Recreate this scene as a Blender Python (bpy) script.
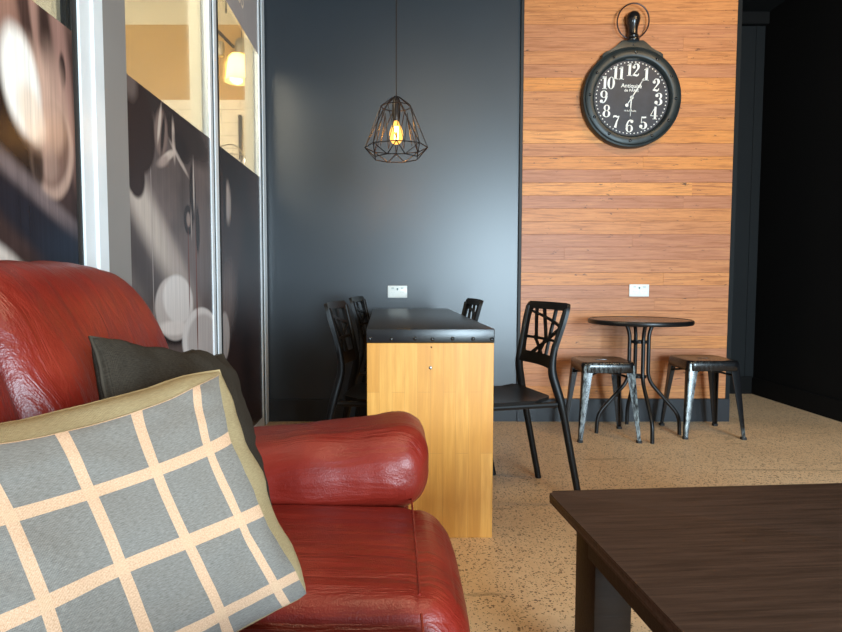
import bpy, bmesh, math, random
from mathutils import Vector, Matrix, noise, Euler
R = math.radians
PI = math.pi
random.seed(7)
C = bpy.context.scene
COL = C.collection
for o in list(bpy.data.objects):
    bpy.data.objects.remove(o)

# ------------------------------------------------------------------ camera, sky, large lights, exposure
cam_d = bpy.data.cameras.new('camera')
cam_d.sensor_fit = 'HORIZONTAL'
cam_d.sensor_width = 36.0
cam_d.lens = 36.0 * 600 / 842
cam_d.shift_x = (421 - 393) / 842
cam_d.clip_start = 0.02
cam = bpy.data.objects.new('camera', cam_d)
COL.objects.link(cam)
cam.location = (0, 0, 0.96)
cam.rotation_euler = (R(90 - 3.39), 0, 0)
C.camera = cam

world = bpy.data.worlds.new('sky')
C.world = world
world.use_nodes = True
wn = world.node_tree.nodes
bg = wn['Background']
bg.inputs[0].default_value = (0.62, 0.80, 1.0, 1)
bg.inputs[1].default_value = 1.0

def area(name, loc, target, sx, sy, power, color, spread=None):
    d = bpy.data.lights.new(name, 'AREA')
    d.shape = 'RECTANGLE'
    d.size, d.size_y = sx, sy
    d.energy = power
    d.color = color
    if spread:
        d.spread = spread
    o = bpy.data.objects.new(name, d)
    COL.objects.link(o)
    o.location = loc
    o.rotation_euler = (Vector(target) - Vector(loc)).to_track_quat('-Z', 'Y').to_euler()
    return o

# daylight through the shop window in the wall behind the camera
area('shop_window_daylight', (2.15, -2.72, 1.2), (2.0, 4.0, 1.0), 1.55, 1.9, 400, (0.66, 0.86, 1.0))
# warm ceiling downlights of the cafe
area('ceiling_lamp', (2.2, 2.3, 3.05), (1.5, 3.9, 1.6), 0.35, 0.35, 17, (1.0, 0.64, 0.30))
area('ceiling_lamp', (0.4, 0.4, 3.10), (0.4, 0.6, 0.0), 0.9, 0.9, 26, (1.0, 0.78, 0.50))
# kitchen lights behind the glazed wall
area('kitchen_lamp', (-2.2, 1.6, 3.3), (-1.6, 3.6, 1.8), 1.8, 1.8, 170, (1.0, 0.90, 0.70))

C.view_settings.view_transform = 'Standard'
C.view_settings.look = 'None'
C.view_settings.exposure = 0.38
C.view_settings.gamma = 1.0
C.view_settings.use_curve_mapping = False

# ------------------------------------------------------------------ materials
class NT:
    def __init__(s, name):
        s.m = bpy.data.materials.new(name)
        s.m.use_nodes = True
        s.t = s.m.node_tree
        s.n = s.t.nodes
        s.b = s.n['Principled BSDF']
        s.out = s.n['Material Output']
    def node(s, kind, **kw):
        n = s.n.new(kind)
        for k, v in kw.items():
            if k.startswith('i_'):
                n.inputs[k[2:].replace('_', ' ')].default_value = v
            else:
                setattr(n, k, v)
        return n
    def link(s, a, b):
        s.t.links.new(a, b)
    def coords(s, kind='Object', scale=(1, 1, 1), rot=(0, 0, 0)):
        tc = s.node('ShaderNodeTexCoord')
        mp = s.node('ShaderNodeMapping')
        mp.inputs['Scale'].default_value = scale
        mp.inputs['Rotation'].default_value = rot
        s.link(tc.outputs[kind], mp.inputs['Vector'])
        return mp.outputs['Vector']
    def noise(s, vec, scale, detail=3, rough=0.55, dist=0.0):
        n = s.node('ShaderNodeTexNoise')
        n.inputs['Scale'].default_value = scale
        n.inputs['Detail'].default_value = detail
        n.inputs['Roughness'].default_value = rough
        n.inputs['Distortion'].default_value = dist
        if vec is not None:
            s.link(vec, n.inputs['Vector'])
        return n
    def ramp(s, fac, stops, interp='LINEAR'):
        r = s.node('ShaderNodeValToRGB')
        r.color_ramp.interpolation = interp
        els = r.color_ramp.elements
        while len(els) < len(stops):
            els.new(0.5)
        for e, (p, c) in zip(els, stops):
            e.position = p
            e.color = (c[0], c[1], c[2], 1) if not isinstance(c, float) else (c, c, c, 1)
        s.link(fac, r.inputs['Fac'])
        return r.outputs['Color']
    def mix(s, fac, a, b, blend='MIX'):
        m = s.node('ShaderNodeMix', data_type='RGBA', blend_type=blend)
        for inp, v in ((m.inputs[0], fac), (m.inputs[6], a), (m.inputs[7], b)):
            if hasattr(v, 'is_output'):
                s.link(v, inp)
            elif isinstance(v, (float, int)):
                inp.default_value = v
            else:
                inp.default_value = (v[0], v[1], v[2], 1)
        return m.outputs[2]
    def math(s, op, a, b=None, clamp=False):
        m = s.node('ShaderNodeMath', operation=op, use_clamp=clamp)
        for i, v in enumerate((a, b)):
            if v is None:
                continue
            if hasattr(v, 'is_output'):
                s.link(v, m.inputs[i])
            else:
                m.inputs[i].default_value = v
        return m.outputs[0]
    def bump(s, h, strength=0.2, dist=0.01):
        b = s.node('ShaderNodeBump')
        b.inputs['Strength'].default_value = strength
        b.inputs['Distance'].default_value = dist
        s.link(h, b.inputs['Height'])
        s.link(b.outputs['Normal'], s.b.inputs['Normal'])
        return b
    def set(s, color=None, rough=None, metal=None, spec=None, coat=None, coat_rough=None, sheen=None):
        for k, v in (('Base Color', color), ('Roughness', rough), ('Metallic', metal),
                     ('Specular IOR Level', spec), ('Coat Weight', coat), ('Coat Roughness', coat_rough),
                     ('Sheen Weight', sheen)):
            if v is None:
                continue
            if hasattr(v, 'is_output'):
                s.link(v, s.b.inputs[k])
            elif k == 'Base Color':
                s.b.inputs[k].default_value = (v[0], v[1], v[2], 1)
            else:
                s.b.inputs[k].default_value = v
        return s

def plain(name, col, rough=0.5, metal=0.0, spec=0.5, var=0.12, nscale=6.0, bump=0.0, bscale=120.0, coat=0.0):
    m = NT(name)
    v = m.coords()
    n = m.noise(v, nscale, 4)
    c = m.ramp(n.outputs['Fac'], [(0.3, tuple(x * (1 - var) for x in col)), (0.7, tuple(min(1, x * (1 + var)) for x in col))])
    m.set(color=c, rough=rough, metal=metal, spec=spec, coat=coat)
    if bump:
        m.bump(m.noise(v, bscale, 2).outputs['Fac'], bump, 0.002)
    return m.m

def emis(name, col, strength):
    m = NT(name)
    m.set(color=col)
    m.b.inputs['Emission Color'].default_value = (*col, 1)
    m.b.inputs['Emission Strength'].default_value = strength
    return m.m

def leather():
    m = NT('red_leather')
    v = m.coords()
    n = m.noise(v, 5.0, 5, 0.6)
    fine = m.noise(v, 90.0, 3, 0.6)
    c = m.ramp(n.outputs['Fac'], [(0.28, (0.135, 0.009, 0.005)), (0.55, (0.20, 0.014, 0.007)), (0.8, (0.28, 0.032, 0.014))])
    st = m.coords(scale=(1, 9, 3), rot=(0.3, 0.2, 0.6))
    wr = m.noise(st, 3.0, 4, 0.6, 0.7)
    rr = m.ramp(n.outputs['Fac'], [(0.3, 0.34), (0.75, 0.48)])
    m.set(color=c, rough=rr, spec=0.5)
    vo = m.node('ShaderNodeTexVoronoi')
    vo.inputs['Scale'].default_value = 320
    m.link(v, vo.inputs['Vector'])
    h = m.math('ADD', m.math('MULTIPLY', wr.outputs['Fac'], 1.0), m.math('MULTIPLY', fine.outputs['Fac'], 0.06))
    h = m.math('ADD', h, m.math('MULTIPLY', vo.outputs['Distance'], 0.04))
    m.bump(h, 0.5, 0.016)
    return m.m

def fabric(name, c1, c2, scale=420, bump=0.35):
    m = NT(name)
    tc = m.node('ShaderNodeTexCoord')
    uv = tc.outputs['UV']
    w1 = m.node('ShaderNodeTexWave', wave_type='BANDS', bands_direction='X')
    w2 = m.node('ShaderNodeTexWave', wave_type='BANDS', bands_direction='Y')
    for w in (w1, w2):
        w.inputs['Scale'].default_value = scale / 10
        w.inputs['Distortion'].default_value = 1.6
        w.inputs['Detail Scale'].default_value = 3
        m.link(uv, w.inputs['Vector'])
    mp = m.node('ShaderNodeMapping')
    mp.inputs['Scale'].default_value = (14, 70, 1)
    m.link(uv, mp.inputs['Vector'])
    n = m.noise(mp.outputs['Vector'], 2.0, 4, 0.7)
    h = m.math('ADD', w1.outputs['Fac'], w2.outputs['Fac'])
    c = m.ramp(n.outputs['Fac'], [(0.3, c1), (0.7, c2)])
    m.set(color=c, rough=0.95, spec=0.04)
    m.bump(h, bump, 0.0015)
    return m, c, uv

def plaid():
    m, base, uv = fabric('plaid_fabric', (0.135, 0.122, 0.108), (0.28, 0.255, 0.225), 420)
    sep = m.node('ShaderNodeSeparateXYZ')
    m.link(uv, sep.inputs[0])
    masks = []
    for out, first, step in ((sep.outputs[0], 0.76, 0.44), (sep.outputs[1], 0.44, 0.60)):
        a = m.math('SUBTRACT', out, first)
        a = m.math('DIVIDE', a, step)
        fr = m.math('ABSOLUTE', m.math('SUBTRACT', a, m.math('ROUND', a)))
        masks.append(m.math('LESS_THAN', fr, 0.080))
    mk = m.math('MAXIMUM', masks[0], masks[1])
    both = m.math('MULTIPLY', masks[0], masks[1])
    mp = m.node('ShaderNodeMapping')
    mp.inputs['Scale'].default_value = (60, 60, 1)
    m.link(uv, mp.inputs['Vector'])
    n = m.noise(mp.outputs['Vector'], 1.5, 3)
    cream = m.ramp(n.outputs['Fac'], [(0.3, (0.50, 0.30, 0.18)), (0.7, (0.68, 0.45, 0.30))])
    cream = m.mix(m.math('MULTIPLY', both, 0.35), cream, (0.62, 0.42, 0.26))
    col = m.mix(mk, base, cream)
    m.set(color=col)
    return m.m

def floor_mat():
    m = NT('aggregate_concrete_floor')
    v = m.coords()
    big = m.noise(v, 1.6, 4, 0.6)
    mid = m.noise(v, 26.0, 4, 0.7)
    base = m.ramp(big.outputs['Fac'], [(0.3, (0.68, 0.475, 0.285)), (0.7, (0.80, 0.60, 0.385))])
    base = m.mix(m.ramp(mid.outputs['Fac'], [(0.40, 0.0), (0.65, 0.5)]), base, (0.84, 0.65, 0.43))
    for sc, th, colr in ((96.0, 0.31, (0.12, 0.065, 0.03)), (160.0, 0.32, (0.15, 0.085, 0.045)), (64.0, 0.17, (0.09, 0.05, 0.03))):
        wv = m.noise(v, sc * 1.3, 3, 0.6)
        off = m.node('ShaderNodeVectorMath', operation='SCALE')
        m.link(wv.outputs['Color'], off.inputs[0])
        off.inputs['Scale'].default_value = 1.1 / sc
        ad = m.node('ShaderNodeVectorMath', operation='ADD')
        m.link(v, ad.inputs[0])
        m.link(off.outputs[0], ad.inputs[1])
        vo = m.node('ShaderNodeTexVoronoi')
        vo.inputs['Scale'].default_value = sc
        m.link(ad.outputs[0], vo.inputs['Vector'])
        sepc = m.node('ShaderNodeSeparateColor')
        m.link(vo.outputs['Color'], sepc.inputs[0])
        rad = m.math('MULTIPLY', sepc.outputs[0], th * 1.55)
        mk = m.math('LESS_THAN', vo.outputs['Distance'], rad)
        mk = m.math('MULTIPLY', mk, m.math('GREATER_THAN', sepc.outputs[1], 0.45))
        base = m.mix(m.math('MULTIPLY', mk, 0.85), base, colr)
    # long hairline stains
    st = m.coords(scale=(0.55, 4.0, 1))
    sn = m.noise(st, 2.2, 6, 0.7, 0.6)
    base = m.mix(m.ramp(sn.outputs['Fac'], [(0.62, 0.0), (0.68, 0.55), (0.70, 0.0)]), base, (0.16, 0.10, 0.06))
    m.set(color=base, rough=0.42, spec=0.35)
    m.bump(mid.outputs['Fac'], 0.06, 0.002)
    return m.m

def wall_mat(name, col, rough=0.42, spec=0.5):
    m = NT(name)
    v = m.coords()
    n = m.noise(v, 2.0, 3)
    c = m.ramp(n.outputs['Fac'], [(0.3, tuple(x * .92 for x in col)), (0.7, tuple(x * 1.08 for x in col))])
    m.set(color=c, rough=rough, spec=spec)
    m.bump(m.noise(v, 240, 2).outputs['Fac'], 0.10, 0.001)
    return m.m

def boards_mat():
    m = NT('reclaimed_timber_boards')
    at = m.node('ShaderNodeAttribute', attribute_name='board')
    sep = m.node('ShaderNodeSeparateColor')
    m.link(at.outputs['Color'], sep.inputs[0])
    v = m.coords(scale=(1.0, 1.0, 1.0))
    off = m.node('ShaderNodeCombineXYZ')
    m.link(m.math('MULTIPLY', sep.outputs[1], 37.0), off.inputs[0])
    m.link(m.math('MULTIPLY', sep.outputs[1], 11.0), off.inputs[2])
    ad = m.node('ShaderNodeVectorMath', operation='ADD')
    m.link(v, ad.inputs[0]); m.link(off.outputs[0], ad.inputs[1])
    mp = m.node('ShaderNodeMapping'); mp.inputs['Scale'].default_value = (1.3, 1, 26)
    m.link(ad.outputs[0], mp.inputs['Vector'])
    g = m.noise(mp.outputs['Vector'], 3.0, 6, 0.65, 0.5)
    mp2 = m.node('ShaderNodeMapping'); mp2.inputs['Scale'].default_value = (5, 1, 120)
    m.link(ad.outputs[0], mp2.inputs['Vector'])
    g2 = m.noise(mp2.outputs['Vector'], 3.0, 4, 0.7)
    tone = m.ramp(sep.outputs[0], [(0.0, (0.44, 0.178, 0.09)), (0.35, (0.56, 0.225, 0.08)), (0.7, (0.66, 0.25, 0.055)), (1.0, (0.78, 0.355, 0.115))])
    c = m.mix(m.ramp(g.outputs['Fac'], [(0.34, 0.85), (0.52, 0.0)]), tone, (0.30, 0.10, 0.03))
    c = m.mix(m.ramp(g.outputs['Fac'], [(0.55, 0.0), (0.75, 0.5)]), c, (0.74, 0.36, 0.12))
    c = m.mix(m.ramp(g2.outputs['Fac'], [(0.45, 0.0), (0.72, 0.45)]), c, (0.28, 0.105, 0.04))
    # nail marks and dark gum pockets
    mk = m.node('ShaderNodeMapping'); mk.inputs['Scale'].default_value = (5, 1, 16)
    m.link(ad.outputs[0], mk.inputs['Vector'])
    kn = m.noise(mk.outputs['Vector'], 2.6, 5, 0.75, 0.4)
    c = m.mix(m.ramp(kn.outputs['Fac'], [(0.645, 0.0), (0.675, 0.9)]), c, (0.05, 0.025, 0.015))
    m.set(color=c, rough=0.46, spec=0.38)
    m.bump(g2.outputs['Fac'], 0.12, 0.002)
    return m.m

def staves_mat():
    m = NT('oiled_hardwood_staves')
    tc = m.node('ShaderNodeTexCoord')
    br = m.node('ShaderNodeTexBrick')
    mp = m.node('ShaderNodeMapping')
    mp.inputs['Rotation'].default_value = (R(90), 0, R(90))
    sx = m.node('ShaderNodeSeparateXYZ'); m.link(tc.outputs['Object'], sx.inputs[0])
    cx = m.node('ShaderNodeCombineXYZ')
    m.link(m.math('ADD', sx.outputs[2], 0.07), cx.inputs[0]); m.link(sx.outputs[0], cx.inputs[1])
    m.link(cx.outputs[0], br.inputs['Vector'])
    br.inputs['Scale'].default_value = 1.0
    br.inputs['Brick Width'].default_value = 0.62
    br.inputs['Row Height'].default_value = 0.047
    br.inputs['Mortar Size'].default_value = 0.0006
    br.inputs['Mortar Smooth'].default_value = 0.3
    br.inputs['Color1'].default_value = (0.66, 0.29, 0.045, 1)
    br.inputs['Color2'].default_value = (0.76, 0.37, 0.075, 1)
    br.inputs['Mortar'].default_value = (0.46, 0.19, 0.035, 1)
    br.offset = 0.37
    g = m.noise(m.coords(scale=(60, 60, 4)), 1.0, 5, 0.6, 0.3)
    c = m.mix(m.ramp(g.outputs['Fac'], [(0.35, 0.55), (0.6, 0.0)]), br.outputs['Color'], (0.54, 0.22, 0.035))
    c = m.mix(m.ramp(g.outputs['Fac'], [(0.55, 0.0), (0.8, 0.35)]), c, (0.84, 0.46, 0.13))
    m.set(color=c, rough=0.42, spec=0.4)
    return m.m

def dark_wood(name, c1, c2, rough=0.55, scale=(3, 60, 60)):
    m = NT(name)
    v = m.coords(scale=scale)
    g = m.noise(v, 1.6, 6, 0.7, 0.35)
    c = m.ramp(g.outputs['Fac'], [(0.3, c1), (0.72, c2)])
    m.set(color=c, rough=rough, spec=0.14)
    m.bump(g.outputs['Fac'], 0.35, 0.002)
    return m.m

def worn_sheen_black():
    m = NT('worn_sheen_lacquer')
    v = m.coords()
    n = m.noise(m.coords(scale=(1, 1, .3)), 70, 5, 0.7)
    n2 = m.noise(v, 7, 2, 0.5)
    at = m.node('ShaderNodeAttribute', attribute_name='wear_sheen')
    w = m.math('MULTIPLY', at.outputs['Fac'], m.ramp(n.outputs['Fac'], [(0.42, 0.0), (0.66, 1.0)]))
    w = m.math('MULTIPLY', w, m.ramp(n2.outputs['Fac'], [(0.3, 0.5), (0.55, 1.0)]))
    c = m.mix(w, (0.006, 0.006, 0.007), (0.42, 0.49, 0.50))  # silvery window sheen painted into the lacquer colour, broken up with scuffs
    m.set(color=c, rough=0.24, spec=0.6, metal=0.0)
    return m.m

def film_mat(name, base_lo, base_hi, els, streak=70.0, streak_amt=0.5):
    """printed photograph on the window film: soft ellipses (y, z, ry, rz, degrees, softness, colour, strength)"""
    m = NT(name)
    geo = m.node('ShaderNodeNewGeometry')
    sp = m.node('ShaderNodeSeparateXYZ'); m.link(geo.outputs['Position'], sp.inputs[0])
    cb = m.node('ShaderNodeCombineXYZ')
    m.link(sp.outputs[1], cb.inputs[0]); m.link(sp.outputs[2], cb.inputs[1])
    p = cb.outputs[0]
    smp = m.node('ShaderNodeMapping'); smp.inputs['Scale'].default_value = (streak, 1.2, 1); m.link(p, smp.inputs['Vector'])
    sn = m.noise(smp.outputs['Vector'], 1.0, 4, 0.7)
    bn = m.noise(p, 2.2, 3)
    col = m.ramp(bn.outputs['Fac'], [(0.35, base_lo), (0.65, base_hi)])
    for (y, z, ry, rz, deg, soft, c, k) in els:
        mp = m.node('ShaderNodeMapping', vector_type='TEXTURE')
        mp.inputs['Location'].default_value = (y, z, 0)
        mp.inputs['Rotation'].default_value = (0, 0, R(deg))
        mp.inputs['Scale'].default_value = (ry, rz, 1)
        m.link(p, mp.inputs['Vector'])
        ln = m.node('ShaderNodeVectorMath', operation='LENGTH'); m.link(mp.outputs['Vector'], ln.inputs[0])
        mr = m.node('ShaderNodeMapRange', interpolation_type='SMOOTHSTEP')
        mr.inputs['From Min'].default_value = 1 + soft
        mr.inputs['From Max'].default_value = 1 - soft
        mr.inputs['To Min'].default_value = 0
        mr.inputs['To Max'].default_value = k
        m.link(ln.outputs['Value'], mr.inputs['Value'])
        col = m.mix(mr.outputs[0], col, c)
    col = m.mix(streak_amt, col, m.ramp(sn.outputs['Fac'], [(0.3, 0.55), (0.7, 1.35)]), 'MULTIPLY')
    m.set(color=col, rough=0.25, spec=0.15)
    return m.m

def glass_mat():
    m = NT('clear_glass')
    tr = m.node('ShaderNodeBsdfTransparent')
    tr.inputs[0].default_value = (0.97, 0.98, 0.97, 1)
    gl = m.node('ShaderNodeBsdfGlossy'); gl.inputs['Roughness'].default_value = 0.02
    fr = m.node('ShaderNodeFresnel'); fr.inputs['IOR'].default_value = 1.45
    mx = m.node('ShaderNodeMixShader')
    m.link(m.math('MULTIPLY', fr.outputs[0], 0.6), mx.inputs[0])
    m.link(tr.outputs[0], mx.inputs[1]); m.link(gl.outputs[0], mx.inputs[2])
    m.link(mx.outputs[0], m.out.inputs['Surface'])
    return m.m

def tile_mat():
    m = NT('cream_wall_tiles')
    tc = m.node('ShaderNodeTexCoord')
    sx = m.node('ShaderNodeSeparateXYZ'); m.link(tc.outputs['Object'], sx.inputs[0])
    cx = m.node('ShaderNodeCombineXYZ'); m.link(sx.outputs[0], cx.inputs[0]); m.link(sx.outputs[2], cx.inputs[1])
    br = m.node('ShaderNodeTexBrick'); m.link(cx.outputs[0], br.inputs['Vector'])
    br.inputs['Scale'].default_value = 1
    br.inputs['Brick Width'].default_value = 0.30
    br.inputs['Row Height'].default_value = 0.10
    br.inputs['Mortar Size'].default_value = 0.003
    br.inputs['Color1'].default_value = (0.74, 0.66, 0.50, 1)
    br.inputs['Color2'].default_value = (0.78, 0.70, 0.54, 1)
    br.inputs['Mortar'].default_value = (0.55, 0.47, 0.34, 1)
    m.set(color=br.outputs['Color'], rough=0.3)
    return m.m

M = dict(
    leather=leather(),
    floor=floor_mat(),
    wall=wall_mat('charcoal_wall_paint', (0.017, 0.023, 0.030), 0.38, 0.8),
    wall_dark=wall_mat('black_wall_paint', (0.0055, 0.0052, 0.005), 0.7, 0.12),
    wall_recess=wall_mat('recess_wall_paint', (0.007, 0.008, 0.0085), 0.6, 0.2),
    skirting=wall_mat('black_skirting_paint', (0.018, 0.020, 0.024), 0.42, 0.45),
    ceiling=plain('ceiling_paint', (0.008, 0.008, 0.008), 0.85, spec=0.1),
    rear_paint=plain('rear_wall_paint', (0.30, 0.29, 0.28), 0.8),
    boards=boards_mat(),
    staves=staves_mat(),
    vinyl=plain('black_vinyl', (0.014, 0.0135, 0.014), 0.28, spec=0.55, bump=0.25, bscale=300),
    stud=plain('dark_stud_metal', (0.012, 0.012, 0.013), 0.18, 0.2, spec=0.8),
    steel=plain('screw_steel', (0.35, 0.33, 0.28), 0.35, 0.9),
    plastic=plain('black_chair_plastic', (0.006, 0.0058, 0.0058), 0.45, spec=0.3, bump=0.08, bscale=500),
    black_metal=plain('black_powder_coat', (0.006, 0.006, 0.0065), 0.36, spec=0.4),
    bistro_top=plain('bistro_top_laminate', (0.10, 0.052, 0.035), 0.25, spec=0.5),
    lacquer=worn_sheen_black(),
    coffee_top=dark_wood('walnut_stained_top', (0.026, 0.016, 0.012), (0.078, 0.048, 0.037), 0.5),
    coffee_leg=dark_wood('espresso_stained_wood', (0.016, 0.008, 0.004), (0.024, 0.012, 0.006), 0.5),
    alu=plain('brushed_aluminium', (0.88, 0.92, 0.94), 0.32, 0.15, var=0.04),
    gasket=plain('black_gasket', (0.012, 0.012, 0.012), 0.6),
    pier=wall_mat('taupe_pier_paint', (0.26, 0.24, 0.225), 0.5, 0.4),
    cream=plain('cream_paint', (0.80, 0.74, 0.58), 0.6, var=0.03),
    tan=plain('tan_paint', (0.60, 0.40, 0.17), 0.6, var=0.03),
    tiles=tile_mat(),
    glass=glass_mat(),
    clock_metal=plain('blackened_clock_metal', (0.020, 0.027, 0.028), 0.42, 0.2, var=0.35, nscale=9, bump=0.2, bscale=80),
    clock_dial=plain('slate_dial', (0.016, 0.019, 0.029), 0.5, var=0.35, nscale=14),
    clock_white=plain('ivory_dial_paint', (0.80, 0.79, 0.74), 0.6, var=0.05),
    gloss_black=plain('gloss_black_turned_wood', (0.010, 0.009, 0.009), 0.22, spec=0.6),
    ring=plain('bronze_ring', (0.05, 0.03, 0.028), 0.35, 0.7),
    outlet=plain('white_outlet_plastic', (0.78, 0.82, 0.80), 0.3, var=0.02),
    outlet_dark=plain('outlet_slot', (0.14, 0.20, 0.19), 0.5),
    outlet_line=plain('outlet_relief', (0.55, 0.62, 0.60), 0.4),
    wire=plain('black_wire', (0.02, 0.014, 0.012), 0.4, 0.5),
    filament=emis('glowing_filament', (1.0, 0.60, 0.18), 120),
    kitchen_bulb=emis('lit_opal_bulb', (1.0, 0.86, 0.55), 22),
    grey_metal=plain('grey_lamp_metal', (0.36, 0.31, 0.22), 0.4, 0.4),
    chrome=plain('chrome', (0.7, 0.7, 0.7), 0.15, 1.0),
    track=plain('track_metal', (0.04, 0.035, 0.03), 0.5),
)
M['dark_fabric'] = fabric('charcoal_linen', (0.030, 0.024, 0.018), (0.082, 0.066, 0.050), 300, 0.8)[0].m
M['beige_fabric'] = fabric('beige_burlap', (0.34, 0.25, 0.13), (0.50, 0.39, 0.22), 420, 0.6)[0].m
M['plaid'] = plaid()

def bulb_glass():
    m = NT('amber_bulb_glass')
    tr = m.node('ShaderNodeBsdfTransparent'); tr.inputs[0].default_value = (1.0, 0.82, 0.5, 1)
    em = m.node('ShaderNodeEmission'); em.inputs[0].default_value = (1.0, 0.52, 0.12, 1); em.inputs[1].default_value = 2.6
    mx = m.node('ShaderNodeMixShader'); mx.inputs[0].default_value = 0.42
    m.link(tr.outputs[0], mx.inputs[1]); m.link(em.outputs[0], mx.inputs[2])
    m.link(mx.outputs[0], m.out.inputs['Surface'])
    return m.m
M['bulb_glass'] = bulb_glass()

def shade_glass():
    m = NT('frosted_amber_shade')
    tr = m.node('ShaderNodeBsdfTranslucent'); tr.inputs[0].default_value = (1.0, 0.85, 0.5, 1)
    em = m.node('ShaderNodeEmission'); em.inputs[0].default_value = (1.0, 0.80, 0.36, 1); em.inputs[1].default_value = 0.8
    ad = m.node('ShaderNodeAddShader')
    m.link(tr.outputs[0], ad.inputs[0]); m.link(em.outputs[0], ad.inputs[1])
    m.link(ad.outputs[0], m.out.inputs['Surface'])
    return m.m
M['shade_glass'] = shade_glass()

# ------------------------------------------------------------------ geometry helpers
def link_obj(name, me, mat=None, parent=None):
    o = bpy.data.objects.new(name, me)
    COL.objects.link(o)
    if mat is not None:
        for mm in (mat if isinstance(mat, (list, tuple)) else [mat]):
            me.materials.append(mm)
    if parent is not None:
        o.parent = parent
    return o

def obj(name, bm, mat, parent=None, smooth=35, recalc=True):
    if recalc:
        bmesh.ops.recalc_face_normals(bm, faces=bm.faces)
    me = bpy.data.meshes.new(name)
    bm.to_mesh(me)
    bm.free()
    if smooth:
        me.polygons.foreach_set('use_smooth', [True] * len(me.polygons))
        me.set_sharp_from_angle(angle=R(smooth))
    return link_obj(name, me, mat, parent)

def thing(name, label, cat, loc=(0, 0, 0), rotz=0.0, group=None):
    o = bpy.data.objects.new(name, None)
    o.empty_display_size = 0.1
    COL.objects.link(o)
    o.location = loc
    o.rotation_euler = (0, 0, rotz)
    o['label'] = label
    o['category'] = cat
    if group:
        o['group'] = group
    return o

def tag(o, label, cat, group=None):
    o['label'] = label
    o['category'] = cat
    if group:
        o['group'] = group
    return o

def struct(name, bm, mat, parent=None, smooth=0):
    o = obj(name, bm, mat, parent, smooth)
    if parent is None:
        o['kind'] = 'structure'
    return o

def box(bm, x0, x1, y0, y1, z0, z1, bevel=0.0, seg=2):
    t = bmesh.new()
    vs = [t.verts.new((x, y, z)) for x in (x0, x1) for y in (y0, y1) for z in (z0, z1)]
    for f in ((0, 1, 3, 2), (4, 6, 7, 5), (0, 4, 5, 1), (2, 3, 7, 6), (0, 2, 6, 4), (1, 5, 7, 3)):
        t.faces.new([vs[i] for i in f])
    if bevel:
        bmesh.ops.bevel(t, geom=list(t.edges), offset=bevel, segments=seg, affect='EDGES', profile=0.5)
    merge(bm, t)

def merge(bm, t, mtx=None):
    if mtx is not None:
        bmesh.ops.transform(t, matrix=mtx, verts=t.verts)
    bmesh.ops.recalc_face_normals(t, faces=t.faces)
    mp = {v: bm.verts.new(v.co) for v in t.verts}
    for f in t.faces:
        try:
            nf = bm.faces.new([mp[v] for v in f.verts])
            nf.material_index = f.material_index
        except ValueError:
            pass
    t.free()

def smooth_path(pts, rad=0.03, n=5):
    """rounds the corners of a polyline with quadratic arcs"""
    pts = [Vector(p) for p in pts]
    out = [pts[0]]
    for i in range(1, len(pts) - 1):
        a, b, c = pts[i - 1], pts[i], pts[i + 1]
        la, lc = (a - b).length, (c - b).length
        r = min(rad, la * 0.45, lc * 0.45)
        p0, p1 = b + (a - b).normalized() * r, b + (c - b).normalized() * r
        for k in range(n + 1):
            t = k / n
            out.append(p0 * (1 - t) ** 2 + b * 2 * t * (1 - t) + p1 * t * t)
    out.append(pts[-1])
    return out

def tube(bm, pts, r, seg=10, closed=False, caps=True):
    pts = [Vector(p) for p in pts]
    n = len(pts)
    rs = r if isinstance(r, (list, tuple)) else [r] * n
    rings = []
    up = None
    for i, p in enumerate(pts):
        if closed:
            d = (pts[(i + 1) % n] - pts[i - 1]).normalized()
        else:
            d = (pts[min(i + 1, n - 1)] - pts[max(i - 1, 0)]).normalized()
        if up is None:
            up = Vector((0, 0, 1)) if abs(d.z) < 0.9 else Vector((1, 0, 0))
        s = d.cross(up).normalized()
        up = s.cross(d).normalized()
        rings.append([bm.verts.new(p + (s * math.cos(a) + up * math.sin(a)) * rs[i])
                      for a in (2 * PI * k / seg for k in range(seg))])
    m = n if closed else n - 1
    for i in range(m):
        A, B = rings[i], rings[(i + 1) % n]
        for k in range(seg):
            bm.faces.new((A[k], A[(k + 1) % seg], B[(k + 1) % seg], B[k]))
    if caps and not closed:
        bm.faces.new(rings[0][::-1])
        bm.faces.new(rings[-1])

def lathe(bm, prof, seg=48, axis='Z', origin=(0, 0, 0), closed=False):
    """prof: list of (radius, height)"""
    O = Vector(origin)
    def P(r, h, a):
        if axis == 'Z':
            return O + Vector((r * math.cos(a), r * math.sin(a), h))
        return O + Vector((r * math.cos(a), -h, r * math.sin(a)))   # axis towards -Y
    rings = []
    for r, h in prof:
        if r < 1e-6:
            rings.append([bm.verts.new(P(0, h, 0))])
        else:
            rings.append([bm.verts.new(P(r, h, 2 * PI * k / seg)) for k in range(seg)])
    pairs = list(zip(rings[:-1], rings[1:]))
    if closed:
        pairs.append((rings[-1], rings[0]))
    for A, B in pairs:
        for k in range(seg):
            a, b = A[k % len(A)], A[(k + 1) % len(A)]
            c, d = B[(k + 1) % len(B)], B[k % len(B)]
            vs = []
            for v in (a, b, c, d):
                if v not in vs:
                    vs.append(v)
            if len(vs) >= 3:
                bm.faces.new(vs)

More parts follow.
